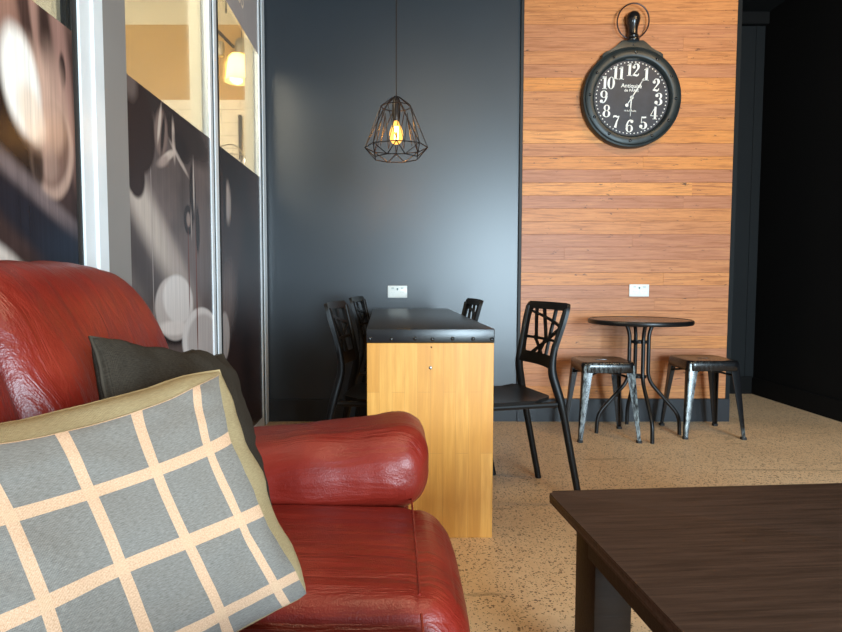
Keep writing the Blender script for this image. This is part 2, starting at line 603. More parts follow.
def prism(bm, poly, d0, d1, plane='XZ', bevel=0.0):
    """extrude a 2-D outline; XZ: extruded along Y from d0 to d1"""
    t = bmesh.new()
    def P(a, b, d):
        return (a, d, b) if plane == 'XZ' else ((a, b, d) if plane == 'XY' else (d, a, b))
    A = [t.verts.new(P(a, b, d0)) for a, b in poly]
    B = [t.verts.new(P(a, b, d1)) for a, b in poly]
    n = len(poly)
    t.faces.new(A)
    t.faces.new(B[::-1])
    for i in range(n):
        t.faces.new((A[i], A[(i + 1) % n], B[(i + 1) % n], B[i]))
    if bevel:
        es = [e for e in t.edges if (e.verts[0] in A) == (e.verts[1] in A)]
        bmesh.ops.bevel(t, geom=es, offset=bevel, segments=3, affect='EDGES', profile=0.5)
    merge(bm, t)

def rrect(w, h, r, n=6, cx=0, cy=0):
    pts = []
    for sx, sy, a0 in ((1, 1, 0), (-1, 1, 90), (-1, -1, 180), (1, -1, 270)):
        for k in range(n + 1):
            a = R(a0 + 90 * k / n)
            pts.append((cx + sx * (w / 2 - r) + r * math.cos(a), cy + sy * (h / 2 - r) + r * math.sin(a)))
    return pts

def soft_box(bm, c, h, r, n=14, fn=None):
    """rounded box with centre c, half sizes h, edge radius r; fn(p_local, unit) displaces"""
    t = bmesh.new()
    bmesh.ops.create_cube(t, size=2)
    bmesh.ops.subdivide_edges(t, edges=list(t.edges), cuts=n, use_grid_fill=True)
    H = Vector(h)
    for v in t.verts:
        u = v.co.copy()
        # denser towards the edges
        u = Vector([math.copysign(1 - (1 - abs(x)) ** 1.35, x) for x in u])
        q = Vector((u.x * H.x, u.y * H.y, u.z * H.z))
        cl = Vector([max(-(H[i] - r), min(H[i] - r, q[i])) for i in range(3)])
        d = q - cl
        p = cl + d.normalized() * r if d.length > 1e-9 else q
        if fn:
            p = fn(p, u)
        v.co = p + Vector(c)
    merge(bm, t)

def dup(root, loc, rotz, label=None, group=None):
    r = root.copy()
    COL.objects.link(r)
    r.location = loc
    r.rotation_euler = (0, 0, rotz)
    if label:
        r['label'] = label
    if group:
        r['group'] = group
    for ch in list(root.children):
        c = ch.copy()
        COL.objects.link(c)
        c.parent = r
        for g in list(ch.children):
            d = g.copy()
            COL.objects.link(d)
            d.parent = c
    return r

def text_mesh(s, size, align='CENTER', extr=0.0):
    cu = bpy.data.curves.new('text', 'FONT')
    cu.body = s
    cu.size = size
    cu.align_x = align
    cu.align_y = 'CENTER'
    cu.extrude = extr
    cu.offset = size * 0.012
    o = bpy.data.objects.new('text', cu)
    COL.objects.link(o)
    dg = bpy.context.evaluated_depsgraph_get()
    me = bpy.data.meshes.new_from_object(o.evaluated_get(dg))
    bpy.data.objects.remove(o)
    return me

# ------------------------------------------------------------------ the room
WX, RX, BY, RY, FY, CZ = -0.845, 3.06, 4.06, 5.06, -2.75, 3.14   # left wall, right wall, back wall, recess, rear, ceiling
bm = bmesh.new(); box(bm, -4.2, RX + .15, FY - .15, RY + .15, -0.1, 0)
struct('floor', bm, M['floor'])
bm = bmesh.new(); box(bm, WX - .12, RX + .15, FY - .15, RY + .15, CZ, CZ + 0.1)
struct('ceiling', bm, M['ceiling'])
bm = bmesh.new(); box(bm, WX - .02, 2.275, BY, BY + .16, 0, CZ)
struct('wall_back', bm, M['wall'])
bm = bmesh.new(); box(bm, 1.2, RX + .15, RY, RY + .15, 0, CZ)
struct('wall_recess', bm, M['wall_recess'])
bm = bmesh.new(); box(bm, RX, RX + .15, FY, RY, 0, CZ)
struct('wall_right', bm, M['wall_dark'])
bm = bmesh.new(); box(bm, WX - .09, WX, FY, 0.35, 0, CZ)
struct('wall_left', bm, M['pier'])
# rear wall with the shop window opening
bm = bmesh.new()
box(bm, WX - .09, 0.15, FY - .15, FY, 0, CZ)
box(bm, 2.95, RX + .15, FY - .15, FY, 0, CZ)
box(bm, 0.15, 2.95, FY - .15, FY, 0, 0.2)
box(bm, 0.15, 2.95, FY - .15, FY, 2.3, CZ)
struct('wall_rear', bm, M['rear_paint'])

# skirting boards
bm = bmesh.new(); box(bm, WX, 0.842, BY - .018, BY, 0.0, 0.148)
struct('baseboard_back', bm, M['skirting'])
bm = bmesh.new(); box(bm, 0.846, 2.275, BY - .022, BY, 0.0, 0.155); box(bm, 2.275, 2.29, BY - .022, BY + .16, 0.0, 0.155)
struct('baseboard_center', bm, M['skirting'])
bm = bmesh.new(); box(bm, 2.29, RX - .02, RY - .018, RY, 0, 0.15)
struct('baseboard_recess', bm, M['wall_dark'])
bm = bmesh.new(); box(bm, RX - .018, RX, FY, RY, 0, 0.14)
struct('baseboard_right', bm, M['wall_dark'])
bm = bmesh.new(); box(bm, 2.29, RX, RY - .05, RY, 3.045, CZ)
struct('trim_1', bm, M['wall_dark'])
# slim dark edging strips either side of the boards
bm = bmesh.new(); box(bm, 0.842, 0.860, BY - .022, BY, 0.155, CZ)
struct('trim_2', bm, M['gasket'])
bm = bmesh.new(); box(bm, 2.256, 2.285, BY - .024, BY + .16, 0.155, CZ)
struct('trim_3', bm, M['wall_recess'])
bm = bmesh.new(); box(bm, RX - .075, RX - .055, RY - .006, RY, 0.15, 3.045)
struct('trim_4', bm, M['wall_recess'])

# timber board cladding on the back wall
def cladding():
    me_b = bmesh.new()
    lay = me_b.loops.layers.color.new('board')
    x0, x1, h, zs, z1 = 0.860, 2.256, 0.08534, 0.9275, CZ
    k0 = math.ceil((0.155 - zs) / h) - 1
    tones = {8: .05, 7: .85, 6: .10, 5: .75, 4: .55, 3: .12, 2: .08, 1: .5, 0: .7, 9: .75, 10: .45, 11: .9, 12: .7, -1: .35, -2: .5, -3: .6, -4: .45, -5: .65, -6: .35, -7: .6}
    for k in range(k0, 40):
        a, b = max(0.155, zs + k * h), min(z1, zs + (k + 1) * h)
        if b - a < 0.01:
            continue
        rnd = random.Random(k * 13 + 5)
        cuts = [x0]
        if rnd.random() < 0.75:
            cuts.append(x0 + (x1 - x0) * rnd.uniform(0.12, 0.88))
        cuts.append(x1)
        base = tones.get(k, rnd.uniform(0.35, 0.95))
        for i in range(len(cuts) - 1):
            t = bmesh.new()
            g = 0.0005
            box(t, cuts[i] + g * (i > 0) * .6, cuts[i + 1], BY - .024 + rnd.uniform(-.0006, .0006), BY, a + g, b - g, 0.0006, 1)
            tone = min(1, max(0, base + rnd.uniform(-.1, .1)))
            seed = rnd.random()
            mp = {v: me_b.verts.new(v.co) for v in t.verts}
            for f in t.faces:
                nf = me_b.faces.new([mp[v] for v in f.verts])
                for lp in nf.loops:
                    lp[lay] = (tone, seed, 0, 1)
            t.free()
    return me_b
o = struct('wall_timber', cladding(), M['boards'])

# ------------------------------------------------------------------ glazed partition on the left
FD = 0.09    # depth of the window frames
E_ = []
film_1 = film_mat('printed_film_cup', (0.020, 0.012, 0.012), (0.065, 0.036, 0.032), [
    (1.30, 1.62, .30, .16, 24, .6, (0.36, 0.19, 0.14), .9),
    (1.42, 1.60, .03, .16, 12, .5, (0.03, 0.016, 0.015), .85),
    (1.47, 1.56, .022, .12, 12, .4, (0.42, 0.24, 0.19), .8),
    (1.515, 1.50, .034, .17, 8, .35, (0.022, 0.013, 0.012), .9),
    (1.575, 1.52, .034, .26, 10, .5, (0.36, 0.20, 0.165), .8),
    (1.575, 1.495, .016, .045, 0, .3, (0.02, 0.012, 0.012), .95),
    (1.545, 1.40, .055, .13, 12, .45, (0.50, 0.31, 0.245), .85),
    (1.518, 1.285, .098, .125, -10, .10, (0.50, 0.33, 0.26), .9),
    (1.512, 1.298, .084, .108, -10, .14, (0.17, 0.095, 0.075), .95),
    (1.535, 1.34, .045, .07, -20, .4, (0.46, 0.29, 0.22), .8),
    (1.50, 1.25, .04, .05, 10, .5, (0.40, 0.26, 0.21), .7),
    (1.34, 1.27, .10, .15, 10, .30, (0.012, 0.009, 0.010), .97),
    (1.455, 1.235, .022, .06, 0, .4, (0.015, 0.010, 0.010), .9),
    (1.445, 1.40, .095, .120, 25, .35, (0.62, 0.40, 0.31), .85),
    (1.400, 1.415, .070, .115, 12, .25, (1.0, 0.95, 0.88), 1.0),
    (1.435, 1.35, .045, .065, 25, .4, (0.90, 0.72, 0.58), .9),
    (1.50, 1.14, .40, .028, -24, .6, (0.20, 0.15, 0.15), .8),
    (1.50, 1.06, .32, .055, -26, .4, (0.012, 0.014, 0.022), .97),
    (1.60, 1.00, .14, .10, -10, .5, (0.016, 0.022, 0.036), .95),
    (1.31, 0.995, .13, .035, -26, .45, (0.80, 0.70, 0.62), .9),
])
film_2 = film_mat('printed_film_espresso', (0.085, 0.062, 0.057), (0.165, 0.122, 0.112), [
    (2.10, 1.18, .34, .075, -38, .7, (0.62, 0.52, 0.45), .85),
    (2.42, 0.98, .26, .060, -38, .8, (0.46, 0.38, 0.34), .75),
    (2.06, 0.98, .40, .05, -40, .8, (0.055, 0.038, 0.035), .7),
    (2.62, 1.10, .12, .30, 0, .7, (0.17, 0.125, 0.115), .7),
    (2.13, 1.05, .0035, .45, 0, .4, (0.44, 0.36, 0.33), .7),
    # group head
    (2.40, 1.58, .42, .10, -8, .3, (0.035, 0.022, 0.019), .95),
    (2.04, 1.47, .135, .15, 14, .08, (0.036, 0.020, 0.017), 1.0),
    (2.00, 1.32, .075, .09, 30, .12, (0.036, 0.020, 0.017), 1.0),
    (1.98, 1.60, .05, .05, 0, .5, (0.16, 0.115, 0.10), .9),
    (2.235, 1.50, .060, .085, -14, .22, (0.24, 0.165, 0.14), .95),
    (2.22, 1.53, .012, .07, -16, .4, (0.66, 0.54, 0.46), .85),
    (2.25, 1.50, .016, .08, -14, .4, (0.03, 0.02, 0.018), .95),
    (2.30, 1.43, .075, .016, 24, .4, (0.68, 0.56, 0.48), .9),
    (2.25, 1.40, .06, .018, 20, .5, (0.40, 0.30, 0.26), .9),
    (2.36, 1.50, .016, .075, 4, .4, (0.62, 0.50, 0.43), .85),
    (2.42, 1.44, .10, .012, -26, .5, (0.60, 0.50, 0.44), .8),
    (2.45, 1.49, .09, .05, -20, .3, (0.025, 0.016, 0.015), .95),
    # spout
    (2.57, 1.33, .040, .12, 0, .2, (0.026, 0.016, 0.015), .97),
    (2.585, 1.36, .009, .10, 0, .5, (0.66, 0.57, 0.52), .85),
    (2.51, 1.21, .055, .062, 0, .15, (0.030, 0.019, 0.018), .97),
    (2.51, 1.212, .022, .030, 0, .25, (0.30, 0.23, 0.205), .95),
    (2.625, 1.18, .030, .10, 0, .25, (0.030, 0.020, 0.018), .95),
    (2.545, 1.20, .006, .06, 0, .5, (0.50, 0.42, 0.38), .8),
    # cups
    (2.40, 0.77, .24, .065, 0, .25, (0.016, 0.012, 0.013), .97),
    (2.345, 0.85, .205, .125, -6, .05, (0.52, 0.45, 0.42), 1.0),
    (2.38, 0.885, .165, .095, -6, .10, (0.72, 0.66, 0.63), .95),
    (2.33, 0.775, .16, .028, -4, .3, (0.78, 0.70, 0.66), .85),
    (2.66, 0.70, .25, .140, -4, .05, (0.74, 0.68, 0.65), 1.0),
    (2.68, 0.695, .21, .115, -4, .10, (0.50, 0.44, 0.42), .95),
    # coffee streams
    (2.505, 1.00, .007, .17, 0, .3, (0.16, 0.045, 0.03), .95),
    (2.60, 0.90, .008, .28, 0, .3, (0.16, 0.045, 0.03), .95),
], 60, .4)
film_3 = film_mat('printed_film_timber', (0.020, 0.012, 0.012), (0.055, 0.029, 0.026), [
    (3.12, 1.36, .05, .10, 0, .4, (0.50, 0.42, 0.38), .9),
    (3.06, 1.40, .03, .16, 0, .4, (0.02, 0.014, 0.014), .9),
    (3.08, 0.86, .14, .18, -30, .7, (0.20, 0.145, 0.13), .8),
    (3.02, 0.68, .09, .12, 0, .12, (0.48, 0.42, 0.40), .9),
], 85, .75)
film_top = film_mat('plain_mauve_film', (0.50, 0.44, 0.42), (0.54, 0.48, 0.46), [], 20, .1)

def quad_x(bm, x, y0, y1, z0, z1):
    bm.faces.new([bm.verts.new(p) for p in ((x, y0, z0), (x, y0, z1), (x, y1, z1), (x, y1, z0))])

def window(name, y0, y1, film):
    """frame of white-lit aluminium with its pane, lower printed film and upper plain film"""
    bm = bmesh.new()
    zb = 0.07
    box(bm, WX - FD, WX, y0, y1, 0, zb)
    box(bm, WX - FD, WX, y0, y1, 3.02, CZ)
    w = struct(name, bm, M['alu'])
    bm = bmesh.new()
    box(bm, WX - .012, WX - .006, y0, y1, zb, 3.02)
    obj('glass_pane', bm, M['glass'], w, 0)
    bm = bmesh.new(); box(bm, WX - .0055, WX - .0045, y0, y1, zb, 1.618)
    f = obj('printed_film', bm, film, w, 0)
    bm = bmesh.new(); box(bm, WX - .0055, WX - .0045, y0, y1, 2.38, 3.02)
    obj('plain_film', bm, film_top, w, 0)
    return w

w1 = window('window_1', 0.35, 1.628, film_1)
w2 = window('window_2', 1.945, 2.825, film_2)
w3 = window('window_3', 2.985, 3.865, film_3)
me = text_mesh('espresso', 0.135)
t = link_obj('lettering', me, None, w3)
me.materials.clear(); me.materials.append(plain('faint_beige_ink', (0.78, 0.64, 0.48), 0.5))
t.matrix_local = Matrix.Translation((WX - .0042, 3.27, 2.535)) @ Matrix(((0, 0, 1, 0), (1, 0, 0, 0), (0, 1, 0, 0), (0, 0, 0, 1)))

def stile(name, parts):
    bm0 = bmesh.new(); bm1 = bmesh.new(); bm2 = bmesh.new()
    for kind, y0, y1, dx in parts:
        b = {'a': bm0, 'g': bm1, 'c': bm2}[kind]
        box(b, WX - FD, WX + dx, y0, y1, 0, CZ, 0.0 if kind != 'a' else 0.002, 1)
    root = None
    for b, mt, nm in ((bm0, 'alu', name), (bm1, 'gasket', 'gasket'), (bm2, 'cream', 'jamb')):
        if len(b.verts):
            if root is None:
                root = struct(nm, b, M[mt])
            else:
                obj(nm, b, M[mt], root, 0)
        else:
            b.free()
    return root
stile('trim_5', [('g', 1.628, 1.655, -.004), ('a', 1.655, 1.683, .002), ('a', 1.685, 1.727, -.002), ('a', 1.729, 1.787, .004)])
bm = bmesh.new(); box(bm, WX - FD, WX, 1.787, 1.945, 0, CZ)
struct('trim_6', bm, M['pier'])
stile('trim_7', [('a', 2.825, 2.862, .001), ('g', 2.862, 2.892, -.003), ('a', 2.892, 2.938, .003), ('g', 2.938, 2.985, -.003)])
stile('trim_8', [('a', 3.865, 3.897, .001), ('g', 3.897, 3.950, -.003), ('a', 3.950, 4.030, .003), ('g', 4.030, 4.042, -.003)])
# cream reveals on the kitchen side of each frame
for i, y in enumerate((1.608, 2.805, 3.845)):
    bm = bmesh.new(); box(bm, WX - .085, WX - .032, y, y + .018, 0, CZ)
    struct('trim_%d' % (9 + i), bm, M['cream'])

# ------------------------------------------------------------------ kitchen behind the glass
KY, KX = 4.8, -4.1
bm = bmesh.new(); box(bm, KX, WX - FD - .02, KY, KY + .1, 2.95, 3.5)
struct('wall_kitchen', bm, M['cream'])
bm = bmesh.new(); box(bm, KX, WX - FD - .02, KY, KY + .1, 2.374, 2.95)
struct('wall_kitchen_band', bm, M['tan'])
bm = bmesh.new(); box(bm, KX, WX - FD - .02, KY, KY + .1, 0, 2.374)
struct('wall_kitchen_tiles', bm, M['tiles'])
bm = bmesh.new(); box(bm, KX - .1, KX, 0, KY + .1, 0, 3.5)
struct('wall_kitchen_side', bm, M['cream'])
bm = bmesh.new(); box(bm, KX, WX - FD - .02, -.1, 0.0, 0, 3.5)
struct('wall_kitchen_rear', bm, M['cream'])
bm = bmesh.new(); box(bm, KX - .1, WX - .12, -.1, KY + .1, 3.5, 3.6)
struct('ceiling_kitchen', bm, M['cream'])
bm = bmesh.new(); box(bm, WX - FD - .02, WX - .02, BY + .0, KY + .1, 0, 3.5)
struct('wall_kitchen_end', bm, M['cream'])

kl = thing('pendant_lamp', 'lit frosted glass pendant lamp hanging in the kitchen behind the glass', 'lamp', (-1.058, 4.2, 3.52))
bm = bmesh.new(); tube(bm, [(.024, 0, 0), (.024, 0, -.93)], .004, 8); obj('cord', bm, M['track'], kl)
bm = bmesh.new(); lathe(bm, [(0, -.915), (.03, -.917), (.042, -.935), (.046, -.965), (.046, -1.02), (.03, -1.03), (0, -1.03)], 24, origin=(.024, 0, 0)); obj('lamp_socket', bm, M['grey_metal'], kl)
bm = bmesh.new(); lathe(bm, [(.046, -1.02), (.062, -1.04), (.074, -1.08), (.084, -1.17), (.092, -1.20), (.088, -1.20), (.080, -1.17), (.070, -1.08), (.058, -1.045), (.042, -1.025)], 32, closed=True); obj('glass_shade', bm, M['shade_glass'], kl)
bm = bmesh.new(); lathe(bm, [(0, -1.035), (.02, -1.045), (.038, -1.09), (.036, -1.125), (.02, -1.145), (0, -1.15)], 24); obj('bulb', bm, M['kitchen_bulb'], kl)
bm = bmesh.new(); tube(bm, [(-1.045, 4.3, 3.5), (-1.045, 4.3, 2.2 + .45)], .004, 8)
tr = thing('track_light', 'dark ceiling track with a small square spotlight behind the glass', 'lamp', (-1.25, 4.25, 3.5))
bm.free()
bm = bmesh.new(); tube(bm, [(.1, 0, 0), (.1, 0, -.7)], .006, 8); obj('drop_rod', bm, M['track'], tr)
bm = bmesh.new(); tube(bm, [(-.15, 0, -.64), (.04, 0, -.82), (.15, 0, -.93)], .011, 8); obj('rail', bm, M['track'], tr)
bm = bmesh.new(); box(bm, .030, .085, -.04, .01, -1.0, -.90, .006); obj('spotlight', bm, M['grey_metal'], tr)
bm = bmesh.new(); box(bm, -1.205, -1.185, KY - .05, KY - .005, 1.79, 2.25, .004)
tag(obj('shelf_upright', bm, M['track']), 'dark upright bar on the cream tiles behind the glass', 'bar')
kt = thing('wire_basket', 'small chrome wire basket against the kitchen tiles behind the glass', 'basket', (-1.22, 4.6, 1.78))
for i, z in enumerate((0, .06, .115)):
    bm = bmesh.new(); rr_ = .085 + .01 * i
    tube(bm, [(rr_ * math.cos(a), rr_ * math.sin(a), z) for a in (2 * PI * k / 24 for k in range(24))], .004, 6, closed=True)
    obj('hoop', bm, M['chrome'], kt)
bm = bmesh.new()
for k in range(10):
    a = 2 * PI * k / 10
    tube(bm, [(.085 * math.cos(a), .085 * math.sin(a), 0), (.106 * math.cos(a), .106 * math.sin(a), .12)], .003, 5)
obj('wire', bm, M['chrome'], kt)
bm = bmesh.new(); tube(bm, smooth_path([(-.105, 0, .115), (-.09, 0, .19), (.02, 0, .215), (.10, 0, .12)], .06), .005, 6); obj('handle', bm, M['chrome'], kt)
ks = thing('kitchen_shelf', 'wall shelf below the glass top behind the printed film', 'shelf', (-1.45, 4.65, 1.76))
bm = bmesh.new(); box(bm, -.45, .35, -.14, .14, -.02, .012, .004); obj('board', bm, M['cream'], ks)
bm = bmesh.new(); box(bm, -.3, -.28, -.1, .14, -.14, -.02, .003); obj('bracket', bm, M['track'], ks)

# ------------------------------------------------------------------ sofa
sofa = thing('sofa', 'red leather sofa with fat padded arms along the glazed wall', 'sofa', (0, 0, 0))
def wr(p, amp, sc, seed):
    return noise.noise(Vector((p.x * sc[0] + seed, p.y * sc[1], p.z * sc[2]))) * amp

def seat_bm(y0, y1, seed):
    bm = bmesh.new()
    c = Vector((-.305, (y0 + y1) / 2, .305)); h = Vector((.435, (y1 - y0) / 2, .105))
    def fn(p, u):
        k = max(0, 1 - u.x * u.x) * max(0, 1 - u.y * u.y)
        if p.z > 0:
            p.z += .030 * k ** 0.6
            g = p + c
            p.z += wr(g, .006, (4, 9, 2), seed) + wr(g, .0025, (14, 22, 8), seed + 3)
            # stitched seam behind the front roll
            d = abs(g.x - .045)
            p.z -= .006 * math.exp(-(d / .008) ** 2) * (1 - abs(u.y) ** 6)
        if u.x > .5:
            p.x += .012 * max(0, 1 - abs(u.y) ** 3) - .02 * max(0, -p.z) / .1
        return p
    soft_box(bm, c, h, .085, 44, fn)
    return bm
for y0, y1, s in ((.955, 1.465, 1.0), (.44, .955, 5.0)):
    sc_ = obj('seat_cushion', seat_bm(y0, y1, s), M['leather'], sofa, 60)
    bm = bmesh.new()
    tube(bm, [(.045, y0 + .03 + (y1 - y0 - .06) * k / 20, .4295 + .004 * math.sin(k * PI / 20) ** .5) for k in range(21)], .0022, 6)
    obj('seam', bm, M['leather'], sc_, 60)

def back_bm(y0, y1, seed):
    prof = [(-.40, .40), (-.43, .50), (-.465, .60), (-.50, .70), (-.535, .80), (-.565, .87), (-.60, .93), (-.645, .972), (-.69, .985),
            (-.735, .975), (-.775, .945), (-.80, .89), (-.815, .78), (-.82, .60), (-.82, .40), (-.70, .36), (-.55, .36), (-.45, .365)]
    # resample closed
    P = [Vector((a, b)) for a, b in prof]
    dense = []
    n = len(P)
    for i in range(n):
        p0, p1, p2, p3 = P[i - 1], P[i], P[(i + 1) % n], P[(i + 2) % n]
        for k in range(5):
            t = k / 5
            dense.append(0.5 * ((2 * p1) + (p2 - p0) * t + (2 * p0 - 5 * p1 + 4 * p2 - p3) * t * t + (3 * p1 - p0 - 3 * p2 + p3) * t ** 3))
    ctr = Vector((-.66, .66))
    bm = bmesh.new()
    rings = []
    N = 40
    for j in range(N + 1):
        t = -1 + 2 * j / N
        t = math.copysign(1 - (1 - abs(t)) ** 1.6, t)
        s = max(0.02, (1 - abs(t) ** 8.0)) ** (1 / 3.6)
        y = (y0 + y1) / 2 + t * (y1 - y0) / 2
        ring = []
        for q in dense:
            v = ctr + (q - ctr) * s
            w = Vector((v.x, y, v.y))
            nrm = Vector((v.x - ctr.x, 0, v.y - ctr.y)).normalized()
            dsp = wr(w, .010, (3, 7, 3), seed) + wr(w, .004, (11, 18, 9), seed + 2)
            bulge = .014 * (1 - t * t)
            ring.append(bm.verts.new(w + nrm * (dsp + bulge)))
        rings.append(ring)
    m_ = len(dense)
    for j in range(N):
        for k in range(m_):
            bm.faces.new((rings[j][k], rings[j][(k + 1) % m_], rings[j + 1][(k + 1) % m_], rings[j + 1][k]))
    bm.faces.new(rings[0]); bm.faces.new(rings[-1][::-1])
    return bm
obj('back_cushion', back_bm(.885, 1.50, 2.0), M['leather'], sofa, 60)
obj('back_cushion', back_bm(.27, .895, 7.0), M['leather'], sofa, 60)

def arm_bm(y0, y1, seed):
    bm = bmesh.new()
    c = Vector((-.33, (y0 + y1) / 2, .487)); h = Vector((.425, (y1 - y0) / 2, .098))
    def fn(p, u):
        g = p + c
        k = max(0, 1 - abs(u.x) ** 4)
        q = p.copy()
        q.z += (.010 + .012 * max(0, u.x)) * (1 if p.z > 0 else 0) * max(0, 1 - u.y * u.y)
        nrm = Vector((0, p.y, p.z)); nrm = nrm.normalized() if nrm.length > 1e-5 else nrm
        # puckers running round the roll, strongest towards the ends
        puck = noise.noise(Vector((g.x * 9 + seed, g.y * 3, g.z * 4)))
        q += nrm * (puck * .010 + wr(g, .003, (30, 14, 14), seed))
        q.z += .10 * (p.x - .35)
        # tucked end face
        if u.x > .9:
            q.x -= .018 * (max(0, 1 - u.y * u.y) * max(0, 1 - u.z * u.z)) * 0.4
        return q
    soft_box(bm, c, h, .088, 40, fn)
    return bm
for y0, y1, s in ((1.40, 1.72, 3.0), (.10, .42, 9.0)):
    a = obj('armrest', arm_bm(y0, y1, s), M['leather'], sofa, 60)
    bm = bmesh.new(); soft_box(bm, (-.36, (y0 + y1) / 2 + .03 * (1 if y0 > 1 else -1), .25), (.40, .105, .19), .03, 8)
    obj('arm_panel', bm, M['leather'], a, 60)
bm = bmesh.new(); box(bm, -.80, .06, .42, 1.45, .07, .235, .02); obj('base', bm, M['leather'], sofa)
for x in (-.74, .0):
    for y in (.30, 1.55):
        bm = bmesh.new(); lathe(bm, [(0, 0), (.02, 0), (.028, .075), (0, .075)], 16, origin=(x, y, 0)); obj('leg', bm, M['coffee_leg'], sofa)

# ------------------------------------------------------------------ cushions
def pillow(root, size_w, size_h, thick, mats, seed, border=0.0, pinch=0.07, N=40, conc=0.0, shear=0.0, expo=.42, bend=0.0):
    """square scatter cushion in local X (width) / Z (height), front towards -Y"""
    def pt(u, v, side):
        ex = 1 - pinch * (1 - v * v) ** 1.0 * abs(u) ** 3
        ey = 1 - pinch * (1 - u * u) ** 1.0 * abs(v) ** 3
        x, z = u * ex * size_w / 2, v * ey * size_h / 2
        # slightly wavy outline and a leaning slump
        x += noise.noise(Vector((v * 3.2 + seed, 4, math.copysign(1, u)))) * .009 * abs(u) ** 4
        z += noise.noise(Vector((u * 3.2 + seed, 8, math.copysign(1, v)))) * .009 * abs(v) ** 4
        x -= shear * z
        k = max(0, (1 - u ** 2)) * max(0, (1 - v ** 2))
        d = thick / 2 * k ** expo
        if side < 0 and bend:
            d *= 1 + .75 * ((1 - v) / 2) ** 2     # the filling has sunk to the bottom of the front
        w = noise.noise(Vector((u * 2.1 + seed, v * 2.1, side * 3))) * .016 * k ** .3
        edge = max(abs(u), abs(v))
        w += noise.noise(Vector((u * 6 + seed, v * 6, side * 5 + 2))) * .012 * k ** .25 * edge
        y = side * (d + w * (1 if k > 0 else 0))
        y += noise.noise(Vector((u * 1.6 + seed, v * 1.6, 9))) * .010
        y -= bend * max(0, -u - .2) ** 1.5     # the far half rests against the sofa back and folds forward
        return Vector((x, y, z))
    def sheet(side, lim, offs=0.0, conc=0.0):
        bm = bmesh.new()
        uvl = bm.loops.layers.uv.new('UVMap')
        g = {}
        us = []
        for i in range(N + 1):
            t = -1 + 2 * i / N
            us.append(math.copysign(1 - (1 - abs(t)) ** 1.5, t))
        for i, u in enumerate(us):
            for j, v in enumerate(us):
                p = pt(u * lim * (1 - conc * (1 - v * v) ** .8 * (1 if u > 0 else .6)), v * lim * (1 - conc * .8 * (1 - u * u) ** .8 * (1 if v > 0 else .5)), side)
                p.y += side * offs
                g[i, j] = bm.verts.new(p)
        for i in range(N):
            for j in range(N):
                f = bm.faces.new((g[i, j], g[i + 1, j], g[i + 1, j + 1], g[i, j + 1]))
                for lp, (a, b) in zip(f.loops, ((i, j), (i + 1, j), (i + 1, j + 1), (i, j + 1))):
                    lp[uvl].uv = (us[a], us[b])
        return bm
    b1 = sheet(1, 1.0)
    b2 = sheet(-1, 1.0)
    uvl = b1.loops.layers.uv['UVMap']; uv2 = b2.loops.layers.uv['UVMap']
    mp = {v: b1.verts.new(v.co) for v in b2.verts}
    for f in b2.faces:
        nf = b1.faces.new([mp[v] for v in f.verts])
        for la, lb in zip(nf.loops, f.loops):
            la[uvl].uv = lb[uv2].uv
    b2.free()
    bmesh.ops.remove_doubles(b1, verts=b1.verts, dist=1e-5)
    if border:
        obj('front_cover', sheet(-1, 1 - border, .004, conc), mats[0], root, 70, recalc=False)
        obj('back_cover', b1, mats[1], root, 70)
    else:
        obj('cover', b1, mats[0], root, 70)
    # piped edge seam
    bm = bmesh.new()
    path = []
    for a in range(4):
        for k in range(16):
            t = -1 + 2 * k / 16
            u, v = ((t, -1), (1, t), (-t, 1), (-1, -t))[a]
            path.append(pt(u, v, 0))
    tube(bm, path, .0028, 6, closed=True)
    obj('seam', bm, mats[-1], root, 70)

def place(root, tr, a, up, w, h):
    """put the top right corner at tr with width axis a and up axis up"""
    a = Vector(a).normalized(); up = Vector(up); up = (up - a * up.dot(a)).normalized()
    yv = up.cross(a)         # local +Y (back)
    c = Vector(tr) - a * w / 2 - up * h / 2
    root.matrix_world = Matrix(((a.x, yv.x, up.x, c.x), (a.y, yv.y, up.y, c.y), (a.z, yv.z, up.z, c.z), (0, 0, 0, 1)))

pc = thing('cushion', 'grey cushion with cream check stripes and beige back, in front on the red sofa', 'cushion', group='cushions on the sofa')
pillow(pc, .44, .375, .235, (M['plaid'], M['beige_fabric']), 1.3, border=0.045, conc=.21, pinch=.045, shear=.11, expo=.36, bend=.16)
place(pc, (-.262, .96, .817), (.78, .60, .14), (-.42, .06, .93), .44, .362)
dc = thing('cushion', 'plain charcoal cushion leaning on the sofa back behind the checked cushion', 'cushion', group='cushions on the sofa')
pillow(dc, .40, .385, .13, (M['dark_fabric'],), 4.2, pinch=.035)
place(dc, (-.362, 1.29, .80), (.25, .95, -.18), (-.37, -.08, .93), .40, .385)

